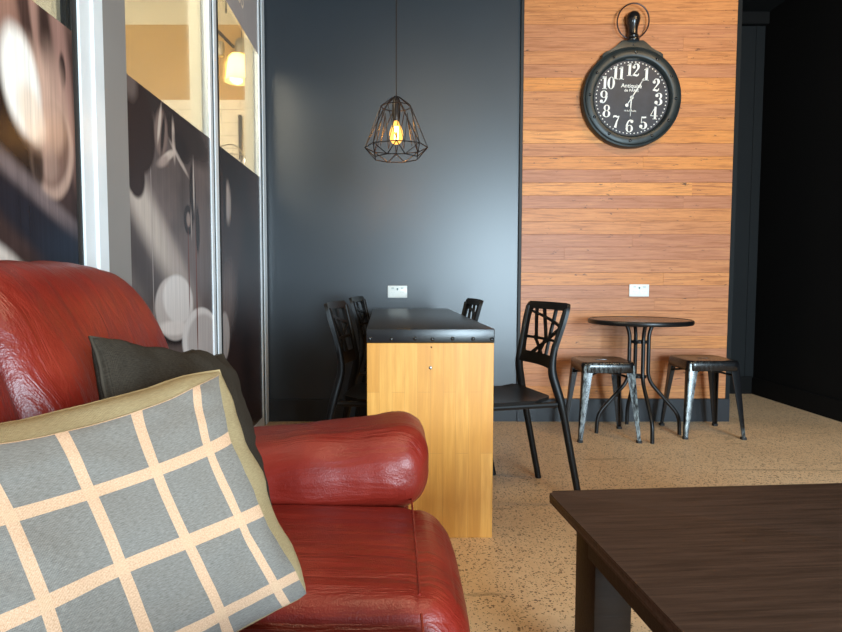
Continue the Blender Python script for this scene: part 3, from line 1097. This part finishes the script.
# ------------------------------------------------------------------ coffee table
ct = thing('coffee_table', 'dark brown wooden coffee table in the right foreground', 'table', (.376, 1.428, 0), R(4.4))
bm = bmesh.new(); prism(bm, rrect(1.30, .86, .012, 5, .65, -.43), .427, .45, 'XY', .009); obj('tabletop', bm, M['coffee_top'], ct)
for x in (.052, 1.175):
    for y in (-.05, -.81):
        bm = bmesh.new()
        ya, yb = (y, y - .11) if y > -.4 else (y + .08, y - .03)
        box(bm, x, x + .085, min(ya, yb), max(ya, yb), 0, .4265, .003, 2); obj('leg', bm, M['coffee_leg'], ct)
bm = bmesh.new(); box(bm, .022, .042, -.74, -.19, .372, .4265, .002, 1); obj('apron', bm, M['coffee_leg'], ct)
bm = bmesh.new(); box(bm, 1.225, 1.247, -.73, -.16, .345, .4265, .002, 1); obj('apron', bm, M['coffee_leg'], ct)
bm = bmesh.new(); box(bm, .13, 1.175, -.085, -.063, .345, .4265, .002, 1); obj('apron', bm, M['coffee_leg'], ct)
bm = bmesh.new(); box(bm, .13, 1.175, -.80, -.778, .345, .4265, .002, 1); obj('apron', bm, M['coffee_leg'], ct)

# ------------------------------------------------------------------ long table
lt = thing('dining_table', 'long narrow table with black vinyl top and wooden end panel', 'table', (.1375, 2.183, 0), R(1.0))
W = .235
bm = bmesh.new(); box(bm, -W, W, 0, 1.60, .732, .784, .004, 2); top = obj('tabletop', bm, M['vinyl'], lt)
for y in (.003, 1.555):
    bm = bmesh.new(); box(bm, -W + .002, W - .002, y, y + .04, 0, .7315, .0015, 1); obj('end_panel', bm, M['staves'], lt)
bm = bmesh.new(); box(bm, -.02, .02, .043, 1.555, .56, .70, .002, 1); obj('rail', bm, M['staves'], lt)
def dome(bm, c, r, h, axis):
    lathe(bm, [(0, h), (r * .5, h * .85), (r * .85, h * .5), (r, 0)], 12, axis, c)
for x in (-.222, -.143, -.057, .006, .080, .155, .224):
    bm = bmesh.new(); dome(bm, (x, 0.0, .7475 + random.uniform(-.002, .002)), .0075, .0055, '-Y'); obj('stud', bm, M['stud'], lt)
for x, z, r in ((.003, .716, .003), (.0, .640, .0065)):
    bm = bmesh.new(); dome(bm, (x, .003, z), r, .002, '-Y'); obj('screw', bm, M['steel'] if r > .005 else M['stud'], lt)

# ------------------------------------------------------------------ chairs
def back_map(u, v, d):
    """u across -1..1, v up 0..1, d offset along the shell normal; local chair coordinates, front = +X"""
    w_ = .152 + .036 * min(1, v * 1.4)
    y = u * w_
    z = .585 + v * .278
    lean = -.185 - .050 * v - .016 * v * v
    curve = .022 * (u * u - 1)
    nx = Vector((1.0, -.022 * 2 * u / .175, .30)).normalized()
    return Vector((lean + curve, y, z)) + nx * d

def chair_back():
    bm = bmesh.new()
    t_ = .007
    # frame ring
    n = 9
    outer = rrect(2.0, 1.0, .13, n, 0, .5)
    def inner():
        return rrect(1.56, .70, .05, n, -.02, .535)
    # correct aspect: widen the corner radius in u
    def oc(p):
        return p
    O, I = outer, inner()
    # resample both rings so long edges follow the curve
    def dens(P):
        out = []
        for i in range(len(P)):
            a, b = P[i], P[(i + 1) % len(P)]
            out.append(a)
            if math.hypot(a[0] - b[0], a[1] - b[1]) > .2:
                for k in range(1, 8):
                    out.append((a[0] + (b[0] - a[0]) * k / 8, a[1] + (b[1] - a[1]) * k / 8))
        return out
    O, I = dens(O), dens(I)
    rings = []
    for P, d in ((O, -t_), (O, t_), (I, t_), (I, -t_)):
        rings.append([bm.verts.new(back_map(u, v, d)) for u, v in P])
    m_ = len(O)
    for r in range(4):
        A, B = rings[r], rings[(r + 1) % 4]
        for k in range(m_):
            bm.faces.new((A[k], A[(k + 1) % m_], B[(k + 1) % m_], B[k]))
    # lattice bars in opening coordinates (x right, y down), far side on the left
    bars = [((.33, -.03), (.29, 1.03), .06), ((-.03, .36), (1.02, .06), .06), ((.70, -.03), (.40, .72), .055),
            ((.90, -.03), (.74, .66), .05), ((-.03, .67), (1.03, .67), .06), ((-.02, .36), (.80, 1.03), .055),
            ((.42, .64), (.58, 1.03), .05), ((.80, .64), (.46, 1.03), .05)]
    for (x0, y0), (x1, y1), w in bars:
        t = bmesh.new()
        L = math.hypot(x1 - x0, y1 - y0)
        nx_, ny_ = -(y1 - y0) / L * w / 2, (x1 - x0) / L * w / 2
        K = 8
        rows = []
        for k in range(K + 1):
            x, y = x0 + (x1 - x0) * k / K, y0 + (y1 - y0) * k / K
            row = []
            for sx, d in ((1, -.005), (1, .005), (-1, .005), (-1, -.005)):
                a, b = x + sx * nx_, y + sx * ny_ * 1.0
                u = (-.80 + a * 1.56)
                v = .885 - b * .70
                row.append(t.verts.new(back_map(-u, v, d)))
            rows.append(row)
        for k in range(K):
            for q in range(4):
                t.faces.new((rows[k][q], rows[k][(q + 1) % 4], rows[k + 1][(q + 1) % 4], rows[k + 1][q]))
        t.faces.new(rows[0]); t.faces.new(rows[-1][::-1])
        merge(bm, t)
    return bm

def make_chair(label):
    t = thing('dining_chair', label, 'chair', group='black chairs at the long table')
    # seat shell: dished, waterfall front
    bm = bmesh.new()
    nx, ny = 18, 14
    tops, bots = {}, {}
    for i in range(nx + 1):
        a = i / nx
        for j in range(ny + 1):
            b = -1 + 2 * j / ny
            hw = .172 + .025 * math.sin(a * PI * .6)
            x = -.185 + .405 * a
            cr = max(0, abs(b) - .8) / .2
            if a < .12:
                x += .02 * cr * cr
            if a > .85:
                x -= .025 * cr * cr
            z = .462 - .014 * (1 - b * b) * math.sin(PI * min(1, a * 1.1)) - .020 * max(0, a - .8) / .2 * max(0, a - .8) / .2
            z += .010 * max(0, .15 - a) / .15
            tops[i, j] = bm.verts.new((x, b * hw, z))
            bots[i, j] = bm.verts.new((x, b * hw * .985, z - .016))
    for i in range(nx):
        for j in range(ny):
            bm.faces.new((tops[i, j], tops[i + 1, j], tops[i + 1, j + 1], tops[i, j + 1]))
            bm.faces.new((bots[i, j], bots[i, j + 1], bots[i + 1, j + 1], bots[i + 1, j]))
    for i in range(nx):
        for j in (0, ny):
            bm.faces.new((tops[i, j], bots[i, j], bots[i + 1, j], tops[i + 1, j]))
    for j in range(ny):
        for i in (0, nx):
            bm.faces.new((tops[i, j], tops[i, j + 1], bots[i, j + 1], bots[i, j]))
    obj('seat', bm, M['plastic'], t, 50)
    obj('backrest', chair_back(), M['plastic'], t, 40)
    for s in (-1, 1):
        bm = bmesh.new()
        P = smooth_path([(-.315, s * .187, 0), (-.222, s * .183, .44), (-.187, s * .156, .575), (-.198, s * .152, .66), (-.243, s * .172, .842)], .05, 5)
        n = len(P)
        tube(bm, P, [.0145 + .004 * math.sin(min(1, k / n * 1.4) * PI) if k < n - 2 else .012 for k in range(n)], 12)
        obj('leg', bm, M['plastic'], t)
        bm = bmesh.new()
        P = smooth_path([(.205, s * .197, 0), (.165, s * .178, .446), (.10, s * .176, .447)], .02, 4)
        tube(bm, P, .0140, 12)
        obj('leg', bm, M['plastic'], t)
    for s in (-1, 1):
        bm = bmesh.new()
        tube(bm, [(-.20, s * .180, .440), (.15, s * .166, .436)], .012, 10)
        obj('seat_rail', bm, M['plastic'], t)
    return t
ch = make_chair('black lattice-back chair in full view, right of the long table')
ch.location = (0.449, 2.619, 0); ch.rotation_euler = (0, 0, R(194))
dup(ch, (-.010, 2.665, 0), R(-8), 'nearest black lattice-back chair on the left side of the long table', 'black chairs at the long table')
dup(ch, (.036, 3.49, 0), R(-8), 'farther black lattice-back chair on the left side of the long table', 'black chairs at the long table')
dup(ch, (.170, 3.085, 0), R(184), 'black chair whose backrest peeks over the far right edge of the long table', 'black chairs at the long table')

# ------------------------------------------------------------------ bistro table
bt = thing('bistro_table', 'small round black bistro table under the wall clock', 'table', (1.535, 3.728, 0))
bm = bmesh.new(); lathe(bm, [(0, .7105), (.290, .7105), (.290, .718), (0, .718)], 64); obj('tabletop', bm, M['bistro_top'], bt, 40)
bm = bmesh.new(); lathe(bm, [(.286, .694), (.302, .692), (.307, .698), (.308, .711), (.304, .719), (.296, .721), (.290, .719), (.290, .709), (.286, .709)], 64, closed=True); obj('rim', bm, M['black_metal'], bt, 40)
feet = [(1.292, 3.732), (1.539, 3.488), (1.798, 3.696), (1.574, 3.965)]
for fx, fy in feet:
    dx, dy = fx - 1.545, fy - 3.728
    L = math.hypot(dx, dy); dx, dy = dx / L, dy / L
    # the bundle is turned slightly against the feet
    ca, sa = math.cos(R(4)), math.sin(R(4))
    ex, ey = dx * ca - dy * sa, dx * sa + dy * ca
    P = [(ex * .20, ey * .20, .700), (ex * .085, ey * .085, .698), (ex * .060, ey * .060, .63), (ex * .060, ey * .060, .34), (dx * L * .98, dy * L * .98, .12), (dx * L, dy * L, 0)]
    bm = bmesh.new(); tube(bm, smooth_path(P, .06, 6), .0115, 12); obj('leg', bm, M['black_metal'], bt)
for z in (.578, .362):
    bm = bmesh.new(); lathe(bm, [(.040, z - .008), (.049, z - .008), (.049, z + .008), (.040, z + .008)], 32, closed=True); obj('collar', bm, M['black_metal'], bt)

# ------------------------------------------------------------------ stools
def make_stool(label, wr_):
    t = thing('metal_stool', label, 'stool', group='metal stools at the bistro table')
    bm = bmesh.new()
    # seat pan with rounded corners, rolled edge and hand slot
    prof = [(.318, .412), (.316, .452), (.311, .466), (.300, .473), (.285, .4745), (.270, .4725)]
    n = 6
    rings = []
    for w, z in prof:
        rings.append([bm.verts.new((x, y, z)) for x, y in rrect(w, w, .045 * w / .318, n)])
    m_ = len(rings[0])
    for A, B in zip(rings[:-1], rings[1:]):
        for k in range(m_):
            bm.faces.new((A[k], A[(k + 1) % m_], B[(k + 1) % m_], B[k]))
    slot = rrect(.085, .030, .0149, n)
    S = [bm.verts.new((x, y, .4720)) for x, y in slot]
    S2 = [bm.verts.new((x * .94, y * .85, .458)) for x, y in slot]
    for k in range(m_):
        bm.faces.new((rings[-1][k], rings[-1][(k + 1) % m_], S[(k + 1) % m_], S[k]))
        bm.faces.new((S[k], S[(k + 1) % m_], S2[(k + 1) % m_], S2[k]))
    wl = bm.verts.layers.float.new('wear_sheen')
    for v in bm.verts:
        v[wl] = (wr_ * .45 + .05) if (v.co.y < -.15 and .405 < v.co.z < .47 and v.co.x < .10) else 0  # painted sheen and scuffs along the front skirt
    seat = obj('seat', bm, M['lacquer'], t, 50)
    md = seat.modifiers.new('thickness', 'SOLIDIFY'); md.thickness = .003
    bm = bmesh.new(); prism(bm, rrect(.083, .028, .0139, 6), .4535, .4575, 'XY'); obj('hand_slot', bm, M['gasket'], t, 30)
    for sx in (-1, 1):
        for sy in (-1, 1):
            bm = bmesh.new()
            wl = bm.verts.layers.float.new('wear_sheen')
            rows = []
            for k in range(13):
                f = k / 12
                z = .455 * (1 - f)
                cx = .1500 + f * .0345
                w = .034 * (1 - f) ** 1.1 + .022
                th = .005 + .002 * f
                c = .008
                pl = [(0, -c), (-c * .3, -c * .3), (-c, 0), (-w, 0), (-w, -th), (-c - th, -th), (-th, -c - th), (-th, -w), (0, -w)]
                row = []
                for qi, (px_, py_) in enumerate(pl):
                    v = bm.verts.new((sx * (cx + px_), sy * (cx + py_), z))
                    v[wl] = (.2, .8, 1.0, .45, 0, 0, 0, 0, 0)[qi] * (1.0 if sx < 0 else (wr_ - .08) + (.5 if f > .87 else 0)) if sy < 0 else 0  # front legs carry the painted highlight streak beside the corner
                    row.append(v)
                rows.append(row)
            q = len(rows[0])
            for A, B in zip(rows[:-1], rows[1:]):
                for k in range(q):
                    bm.faces.new((A[k], A[(k + 1) % q], B[(k + 1) % q], B[k]))
            bm.faces.new(rows[0]); bm.faces.new(rows[-1])
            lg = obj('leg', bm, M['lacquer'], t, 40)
            bm = bmesh.new(); prism(bm, rrect(.030, .030, .006, 3, sx * .173, sy * .173), 0, .014, 'XY'); obj('foot_cap', bm, M['gasket'], lg, 30)
    for s in (-1, 1):
        bm = bmesh.new()
        P = [(-.150, -.150 * s, .375), (-.07, -.07 * s, .395), (0, 0, .402 + .004 * s), (.07, .07 * s, .395), (.150, .150 * s, .375)]
        tube(bm, P, .007, 8); obj('cross_brace', bm, M['lacquer'], t)
    return t
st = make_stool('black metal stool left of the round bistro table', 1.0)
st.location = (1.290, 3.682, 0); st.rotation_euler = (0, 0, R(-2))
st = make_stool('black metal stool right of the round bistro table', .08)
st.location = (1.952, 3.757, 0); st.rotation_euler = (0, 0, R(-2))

# ------------------------------------------------------------------ wall clock
ck = thing('wall_clock', 'large round pocket-watch style wall clock with white numerals', 'clock', (1.556, BY - .026, 2.150))
bm = bmesh.new()   # h grows towards the viewer
lathe(bm, [(0, 0), (.318, 0), (.322, .01), (.322, .048), (.318, .056), (.308, .060), (.304, .056)], 96, '-Y'); obj('case', bm, M['clock_metal'], ck, 40)
bm = bmesh.new()
lathe(bm, [(.304, .050), (.304, .062), (.298, .066), (.262, .068), (.254, .064), (.247, .050), (.243, .040), (.243, .034), (.304, .034)], 96, '-Y', closed=True); bz = obj('bezel', bm, M['clock_metal'], ck, 40)
for k in range(12):
    a = R(90 - 2.5 + 30 * k)
    bm = bmesh.new(); dome(bm, (.279 * math.cos(a), -.0672, .281 * math.sin(a)), .0095, .007, '-Y'); obj('rivet', bm, M['stud'], bz)
bm = bmesh.new(); lathe(bm, [(0, .038), (.245, .038), (.245, .030), (0, .030)], 96, '-Y'); dial = obj('dial', bm, M['clock_dial'], ck, 30)
DROT = R(-2.5)
bm = bmesh.new()
for k in range(60):
    a = 2 * PI * k / 60
    c = Vector((.229 * math.cos(a), 0, .229 * math.sin(a)))
    vs = []
    for q in range(8):
        b = 2 * PI * q / 8
        vs.append(bm.verts.new((c.x + .0042 * math.cos(b), -.0385, c.z + .0042 * math.sin(b))))
    bm.faces.new(vs)
obj('minute_track', bm, M['clock_white'], dial, 0)

# numerals drawn as strokes of varying width (thin hairlines, fat stems)
def stroke(bm, pts, ws, off, s):
    P = [Vector((x, y)) for x, y in pts]
    n = len(P)
    L, Rr = [], []
    for i in range(n):
        d = (P[min(i + 1, n - 1)] - P[max(i - 1, 0)]).normalized()
        nn = Vector((-d.y, d.x))
        w = ws[i] if isinstance(ws, (list, tuple)) else ws
        for arr, sg in ((L, 1), (Rr, -1)):
            q = P[i] + nn * w / 2 * sg
            arr.append(bm.verts.new(((q.x + off[0]) * s, 0, (q.y + off[1]) * s)))
    for i in range(n - 1):
        bm.faces.new((L[i], Rr[i], Rr[i + 1], L[i + 1]))
def arc(cx, cy, rx, ry, a0, a1, n=18):
    return [(cx + rx * math.cos(R(a0 + (a1 - a0) * k / n)), cy + ry * math.sin(R(a0 + (a1 - a0) * k / n))) for k in range(n + 1)]
def wv(n, lo, hi, f=lambda t: abs(math.sin(PI * t))):
    return [lo + (hi - lo) * f(k / n) for k in range(n + 1)]
def side_w(pts, cx, lo, hi):
    mx = max(abs(x - cx) for x, y in pts) or 1
    return [lo + (hi - lo) * (abs(x - cx) / mx) ** 2 for x, y in pts]
def blob(x, y, r=.085):
    return (arc(x, y, r * .5, r * .5, 0, 360, 10), r)
def digit(bm, ch_, off, s):
    S = lambda p, w: stroke(bm, p, w, off, s)
    if ch_ == '1':
        S([(.0, .0), (.0, 1.0)], .20); S([(-.2, .02), (.2, .02)], .05); S([(.02, .97), (-.12, .86), (-.22, .82)], [.10, .09, .03])
    elif ch_ == '0':
        p = arc(0, .5, .21, .47, 0, 360, 36); S(p, side_w(p, 0, .035, .19))
    elif ch_ == '2':
        p = arc(0, .74, .19, .23, 190, -50, 20); S(p, [.06 + .14 * max(0, math.sin((k / 20 - .45) * PI / .6)) for k in range(21)])
        S([(.14, .57), (.0, .36), (-.22, .08)], [.12, .08, .04]); S([(-.24, .07), (-.1, .10), (.1, .05), (.22, .12), (.24, .26)], [.10, .15, .15, .08, .03])
        S(*blob(-.16, .72, .13))
    elif ch_ == '3':
        p = arc(-.02, .75, .19, .22, 160, -85, 18); S(p, side_w([(max(x, -.02), y) for x, y in p], -.02, .045, .17))
        p = arc(-.02, .28, .22, .25, 85, -160, 20); S(p, side_w([(max(x, -.02), y) for x, y in p], -.02, .045, .20))
        S(*blob(-.17, .78, .13)); S(*blob(-.20, .22, .14))
    elif ch_ == '4':
        S([(.08, 0), (.08, 1.0)], .17); S([(.06, .97), (-.28, .29)], .045); S([(-.29, .27), (.29, .27)], .05); S([(-.10, .02), (.24, .02)], .045)
    elif ch_ == '5':
        S([(-.17, .97), (-.17, .52)], .05); S([(-.18, .93), (.0, .92), (.20, .95)], [.11, .13, .10])
        p = arc(-.02, .29, .23, .27, 135, -165, 22); S(p, side_w([(max(x, -.02), y) for x, y in p], -.02, .045, .20)); S(*blob(-.19, .20, .14))
    elif ch_ == '6':
        p = arc(0, .29, .21, .27, 0, 360, 30); S(p, side_w(p, 0, .035, .17))
        p = arc(.08, .42, .30, .55, 180, 65, 18); S(p, [.16 - .12 * k / 18 for k in range(19)]); S(*blob(.17, .86, .13))
    elif ch_ == '7':
        S([(-.24, .80), (-.20, .92), (-.05, .93), (.10, .87), (.25, .96)], [.04, .12, .15, .12, .06]); S([(.25, .96), (.06, .5), (-.04, .02)], [.04, .12, .20])
    elif ch_ == '8':
        p = arc(0, .74, .18, .22, 0, 360, 30); S(p, side_w(p, 0, .045, .15)); p = arc(0, .27, .22, .25, 0, 360, 30); S(p, side_w(p, 0, .045, .18))
    elif ch_ == '9':
        p = arc(0, .70, .21, .27, 0, 360, 30); S(p, side_w(p, 0, .035, .17))
        p = arc(-.08, .57, .30, .55, 0, -115, 18); S(p, [.16 - .12 * k / 18 for k in range(19)]); S(*blob(-.17, .13, .13))
for h in range(1, 13):
    a = R(90 - 30 * h)
    rr_ = .180
    s = .081
    bm = bmesh.new()
    tx = str(h)
    if len(tx) == 2:
        digit(bm, tx[0], (-.27, -.5), s); digit(bm, tx[1], (.23 if tx[1] != '1' else .20, -.5), s)
    else:
        digit(bm, tx, (0, -.5), s)
    o = obj('hour_numeral', bm, M['clock_white'], dial, 0, recalc=False)
    c, d = math.cos(DROT), math.sin(DROT)
    px_, pz_ = rr_ * math.cos(a), rr_ * math.sin(a)
    o.location = (px_ * c - pz_ * d, -.0388, px_ * d + pz_ * c)
    o.rotation_euler = (0, -DROT, 0)
for tx, sz, x, z in (('Antiquit\u00e9', .036, 0, .076), ('de PARIS', .025, .0, .047), ('16 Rue Bastille', .0135, -.006, -.083)):
    me = text_mesh(tx, sz)
    o = link_obj('lettering', me, None, dial)
    me.materials.clear(); me.materials.append(M['clock_white'])
    o.matrix_local = Matrix.Translation((x, -.0388, z)) @ Matrix.Rotation(-DROT, 4, 'Y') @ Matrix.Rotation(R(90), 4, 'X')
# hands
def hand(pts, name, y):
    bm = bmesh.new()
    for P, w in pts:
        stroke_pts = [(p[0], p[1]) for p in P]
        t = bmesh.new()
        stroke(t, stroke_pts, w, (0, 0), 1)
        g = bmesh.ops.extrude_face_region(t, geom=list(t.faces))
        bmesh.ops.translate(t, vec=(0, -.0015, 0), verts=[e for e in g['geom'] if isinstance(e, bmesh.types.BMVert)])
        merge(bm, t)
    o = obj(name, bm, M['clock_white'], ck, 30)
    o.location = (0, y, 0)
    return o
ux, uz = math.sin(R(32)), math.cos(R(32))
hand([([(-ux * .052, -uz * .052), (ux * .05, uz * .05), (ux * .15, uz * .15)], [.005, .007, .003]), ([(ux * .122 - .012 * 0, uz * .122), (ux * .132, uz * .132), (ux * .15, uz * .15)], [.004, .013, .002]),
      (arc(-ux * .058, -uz * .058, .0055, .0055, 0, 360, 14), .011), (arc(0, 0, .006, .006, 0, 360, 14), .012)], 'minute_hand', -.046)
hand([([(0, .006), (-.004, -.05), (-.006, -.118)], [.006, .0075, .003]), ([(-.0040, -.070), (-.0046, -.080), (-.0055, -.095)], [.004, .016, .003])], 'hour_hand', -.043)
# shoulder plate, turned stem and hanging ring
sh = [(-.200, .240), (-.196, .276), (-.180, .290), (-.150, .296), (-.122, .312), (-.086, .352), (-.066, .364), (.066, .364), (.086, .352), (.122, .312), (.150, .296), (.180, .290), (.196, .276), (.200, .240)]
bm = bmesh.new(); prism(bm, sh, -.050, -.004, 'XZ', .004); obj('shoulder_plate', bm, M['clock_metal'], ck, 35)
bm = bmesh.new(); dome(bm, (0, -.050, .335), .006, .004, '-Y'); obj('rivet', bm, M['stud'], ck)
bm = bmesh.new(); lathe(bm, [(0, .358), (.040, .358), (.042, .366), (.040, .376), (.034, .380), (.037, .388), (.034, .398), (.029, .404), (.030, .44), (.040, .475), (.045, .498), (.042, .522), (.030, .540), (.014, .548), (0, .549)], 32, origin=(0, -.040, 0)); obj('stem', bm, M['gloss_black'], ck)
bm = bmesh.new()
tube(bm, [(.103 * math.cos(a), -.040 - .012 * math.sin(a), .487 + .108 * math.sin(a)) for a in (2 * PI * k / 64 for k in range(64))], .0045, 10, closed=True); obj('ring', bm, M['ring'], ck)

# ------------------------------------------------------------------ power outlets
def outlet(label, x, z, y):
    t = thing('power_outlet', label, 'outlet', (x, y, z), 0, 'double power outlets on the back wall')
    bm = bmesh.new(); box(bm, -.066, .066, -.010, 0, -.041, .041, .003, 2); obj('plate', bm, M['outlet'], t)
    for s in (-1, 1):
        bm = bmesh.new()
        prism(bm, rrect(.046, .038, .010, 4, s * .030, -.012), -.0112, -.0095, 'XZ'); so = obj('socket', bm, M['outlet'], t)
        bm = bmesh.new()
        for dx, dz, a in ((-.007, .004, 25), (.007, .004, -25), (0, -.012, 0)):
            c, d = math.cos(R(a)), math.sin(R(a))
            pl = [(-.0011, -.0045), (.0011, -.0045), (.0011, .0045), (-.0011, .0045)]
            prism(bm, [(s * .030 + dx + p * c - q * d, -.010 + dz + p * d + q * c) for p, q in pl], -.0118, -.0110, 'XZ')
        obj('slot', bm, M['outlet_line'], so, 0)
        bm = bmesh.new(); box(bm, s * .032 - .009, s * .032 + .009, -.013, -.0095, .018, .030, .0015, 1); obj('switch', bm, M['outlet_line'], t)
    bm = bmesh.new(); box(bm, -.005, .005, -.0135, -.0095, .010, .024, .0015, 1); obj('indicator', bm, M['outlet_dark'], t)
    return t
outlet('white double power outlet on the timber boards above the bistro table', 1.651, .893, BY - .0252)
outlet('white double power outlet on the charcoal wall beyond the long table', .030, .884, BY - .0005)

# ------------------------------------------------------------------ pendant lamp over the long table
pl = thing('pendant_lamp', 'black wire cage pendant lamp with a glowing bulb over the long table', 'lamp', (.0155, 2.9, 0))
bm = bmesh.new(); lathe(bm, [(0, CZ - .03), (.04, CZ - .028), (.05, CZ - .001), (0, CZ - .001)], 24); obj('ceiling_rose', bm, M['wire'], pl)
bm = bmesh.new(); tube(bm, [(0, 0, CZ - .02), (0, 0, 1.82)], .003, 8); obj('cord', bm, M['wire'], pl)
bm = bmesh.new()
def ring_pts(r, z, n, ph):
    return [Vector((r * math.cos(R(ph) + 2 * PI * k / n), r * math.sin(R(ph) + 2 * PI * k / n), z)) for k in range(n)]
A = ring_pts(.016, 1.826, 8, 11); B = ring_pts(.074, 1.782, 8, 11); D = ring_pts(.150, 1.592, 8, 0); E = ring_pts(.108, 1.542, 8, 22)
edges = []
for k in range(8):
    n = (k + 1) % 8
    edges += [(A[k], A[n]), (A[k], B[k]), (B[k], B[n]), (B[k], D[k]), (B[k], D[n]), (D[k], D[n]), (D[k], E[k]), (D[n], E[k]), (E[k], E[n])]
for a, b in edges:
    tube(bm, [a, b], .0024, 6)
obj('wire_cage', bm, M['wire'], pl, 40)
# inner ornamental zigzag wires
bm = bmesh.new()
G = ring_pts(.060, 1.745, 6, 30); Hh = ring_pts(.075, 1.600, 6, 0)
for k in range(6):
    tube(bm, [G[k], Hh[k]], .0016, 5); tube(bm, [G[k], Hh[(k + 1) % 6]], .0016, 5)
obj('inner_wire', bm, M['wire'], pl, 40)
bm = bmesh.new(); lathe(bm, [(0, 1.825), (.015, 1.823), (.019, 1.80), (.019, 1.735), (.016, 1.715), (0, 1.713)], 24); obj('lamp_socket', bm, M['wire'], pl)
bm = bmesh.new(); lathe(bm, [(.012, 1.716), (.018, 1.700), (.030, 1.670), (.033, 1.650), (.028, 1.625), (.016, 1.610), (0, 1.607)], 32); bu = obj('bulb', bm, M['bulb_glass'], pl)
bm = bmesh.new()
P = []
for k in range(5):
    a = 2 * PI * k / 5
    tube(bm, [(.008 * math.cos(a), .008 * math.sin(a), 1.690), (.010 * math.cos(a), .010 * math.sin(a), 1.632)], .0016, 6)
obj('filament', bm, M['filament'], bu)
ld = bpy.data.lights.new('pendant_bulb_light', 'POINT'); ld.energy = 5.0; ld.color = (1, .55, .2); ld.shadow_soft_size = .02
lo = bpy.data.objects.new('pendant_bulb_light', ld); COL.objects.link(lo); lo.parent = pl; lo.location = (0, 0, 1.655)
ld = bpy.data.lights.new('kitchen_bulb_light', 'POINT'); ld.energy = 8; ld.color = (1, .8, .5); ld.shadow_soft_size = .05
lo = bpy.data.objects.new('kitchen_bulb_light', ld); COL.objects.link(lo); lo.parent = kl; lo.location = (0, 0, -1.17)
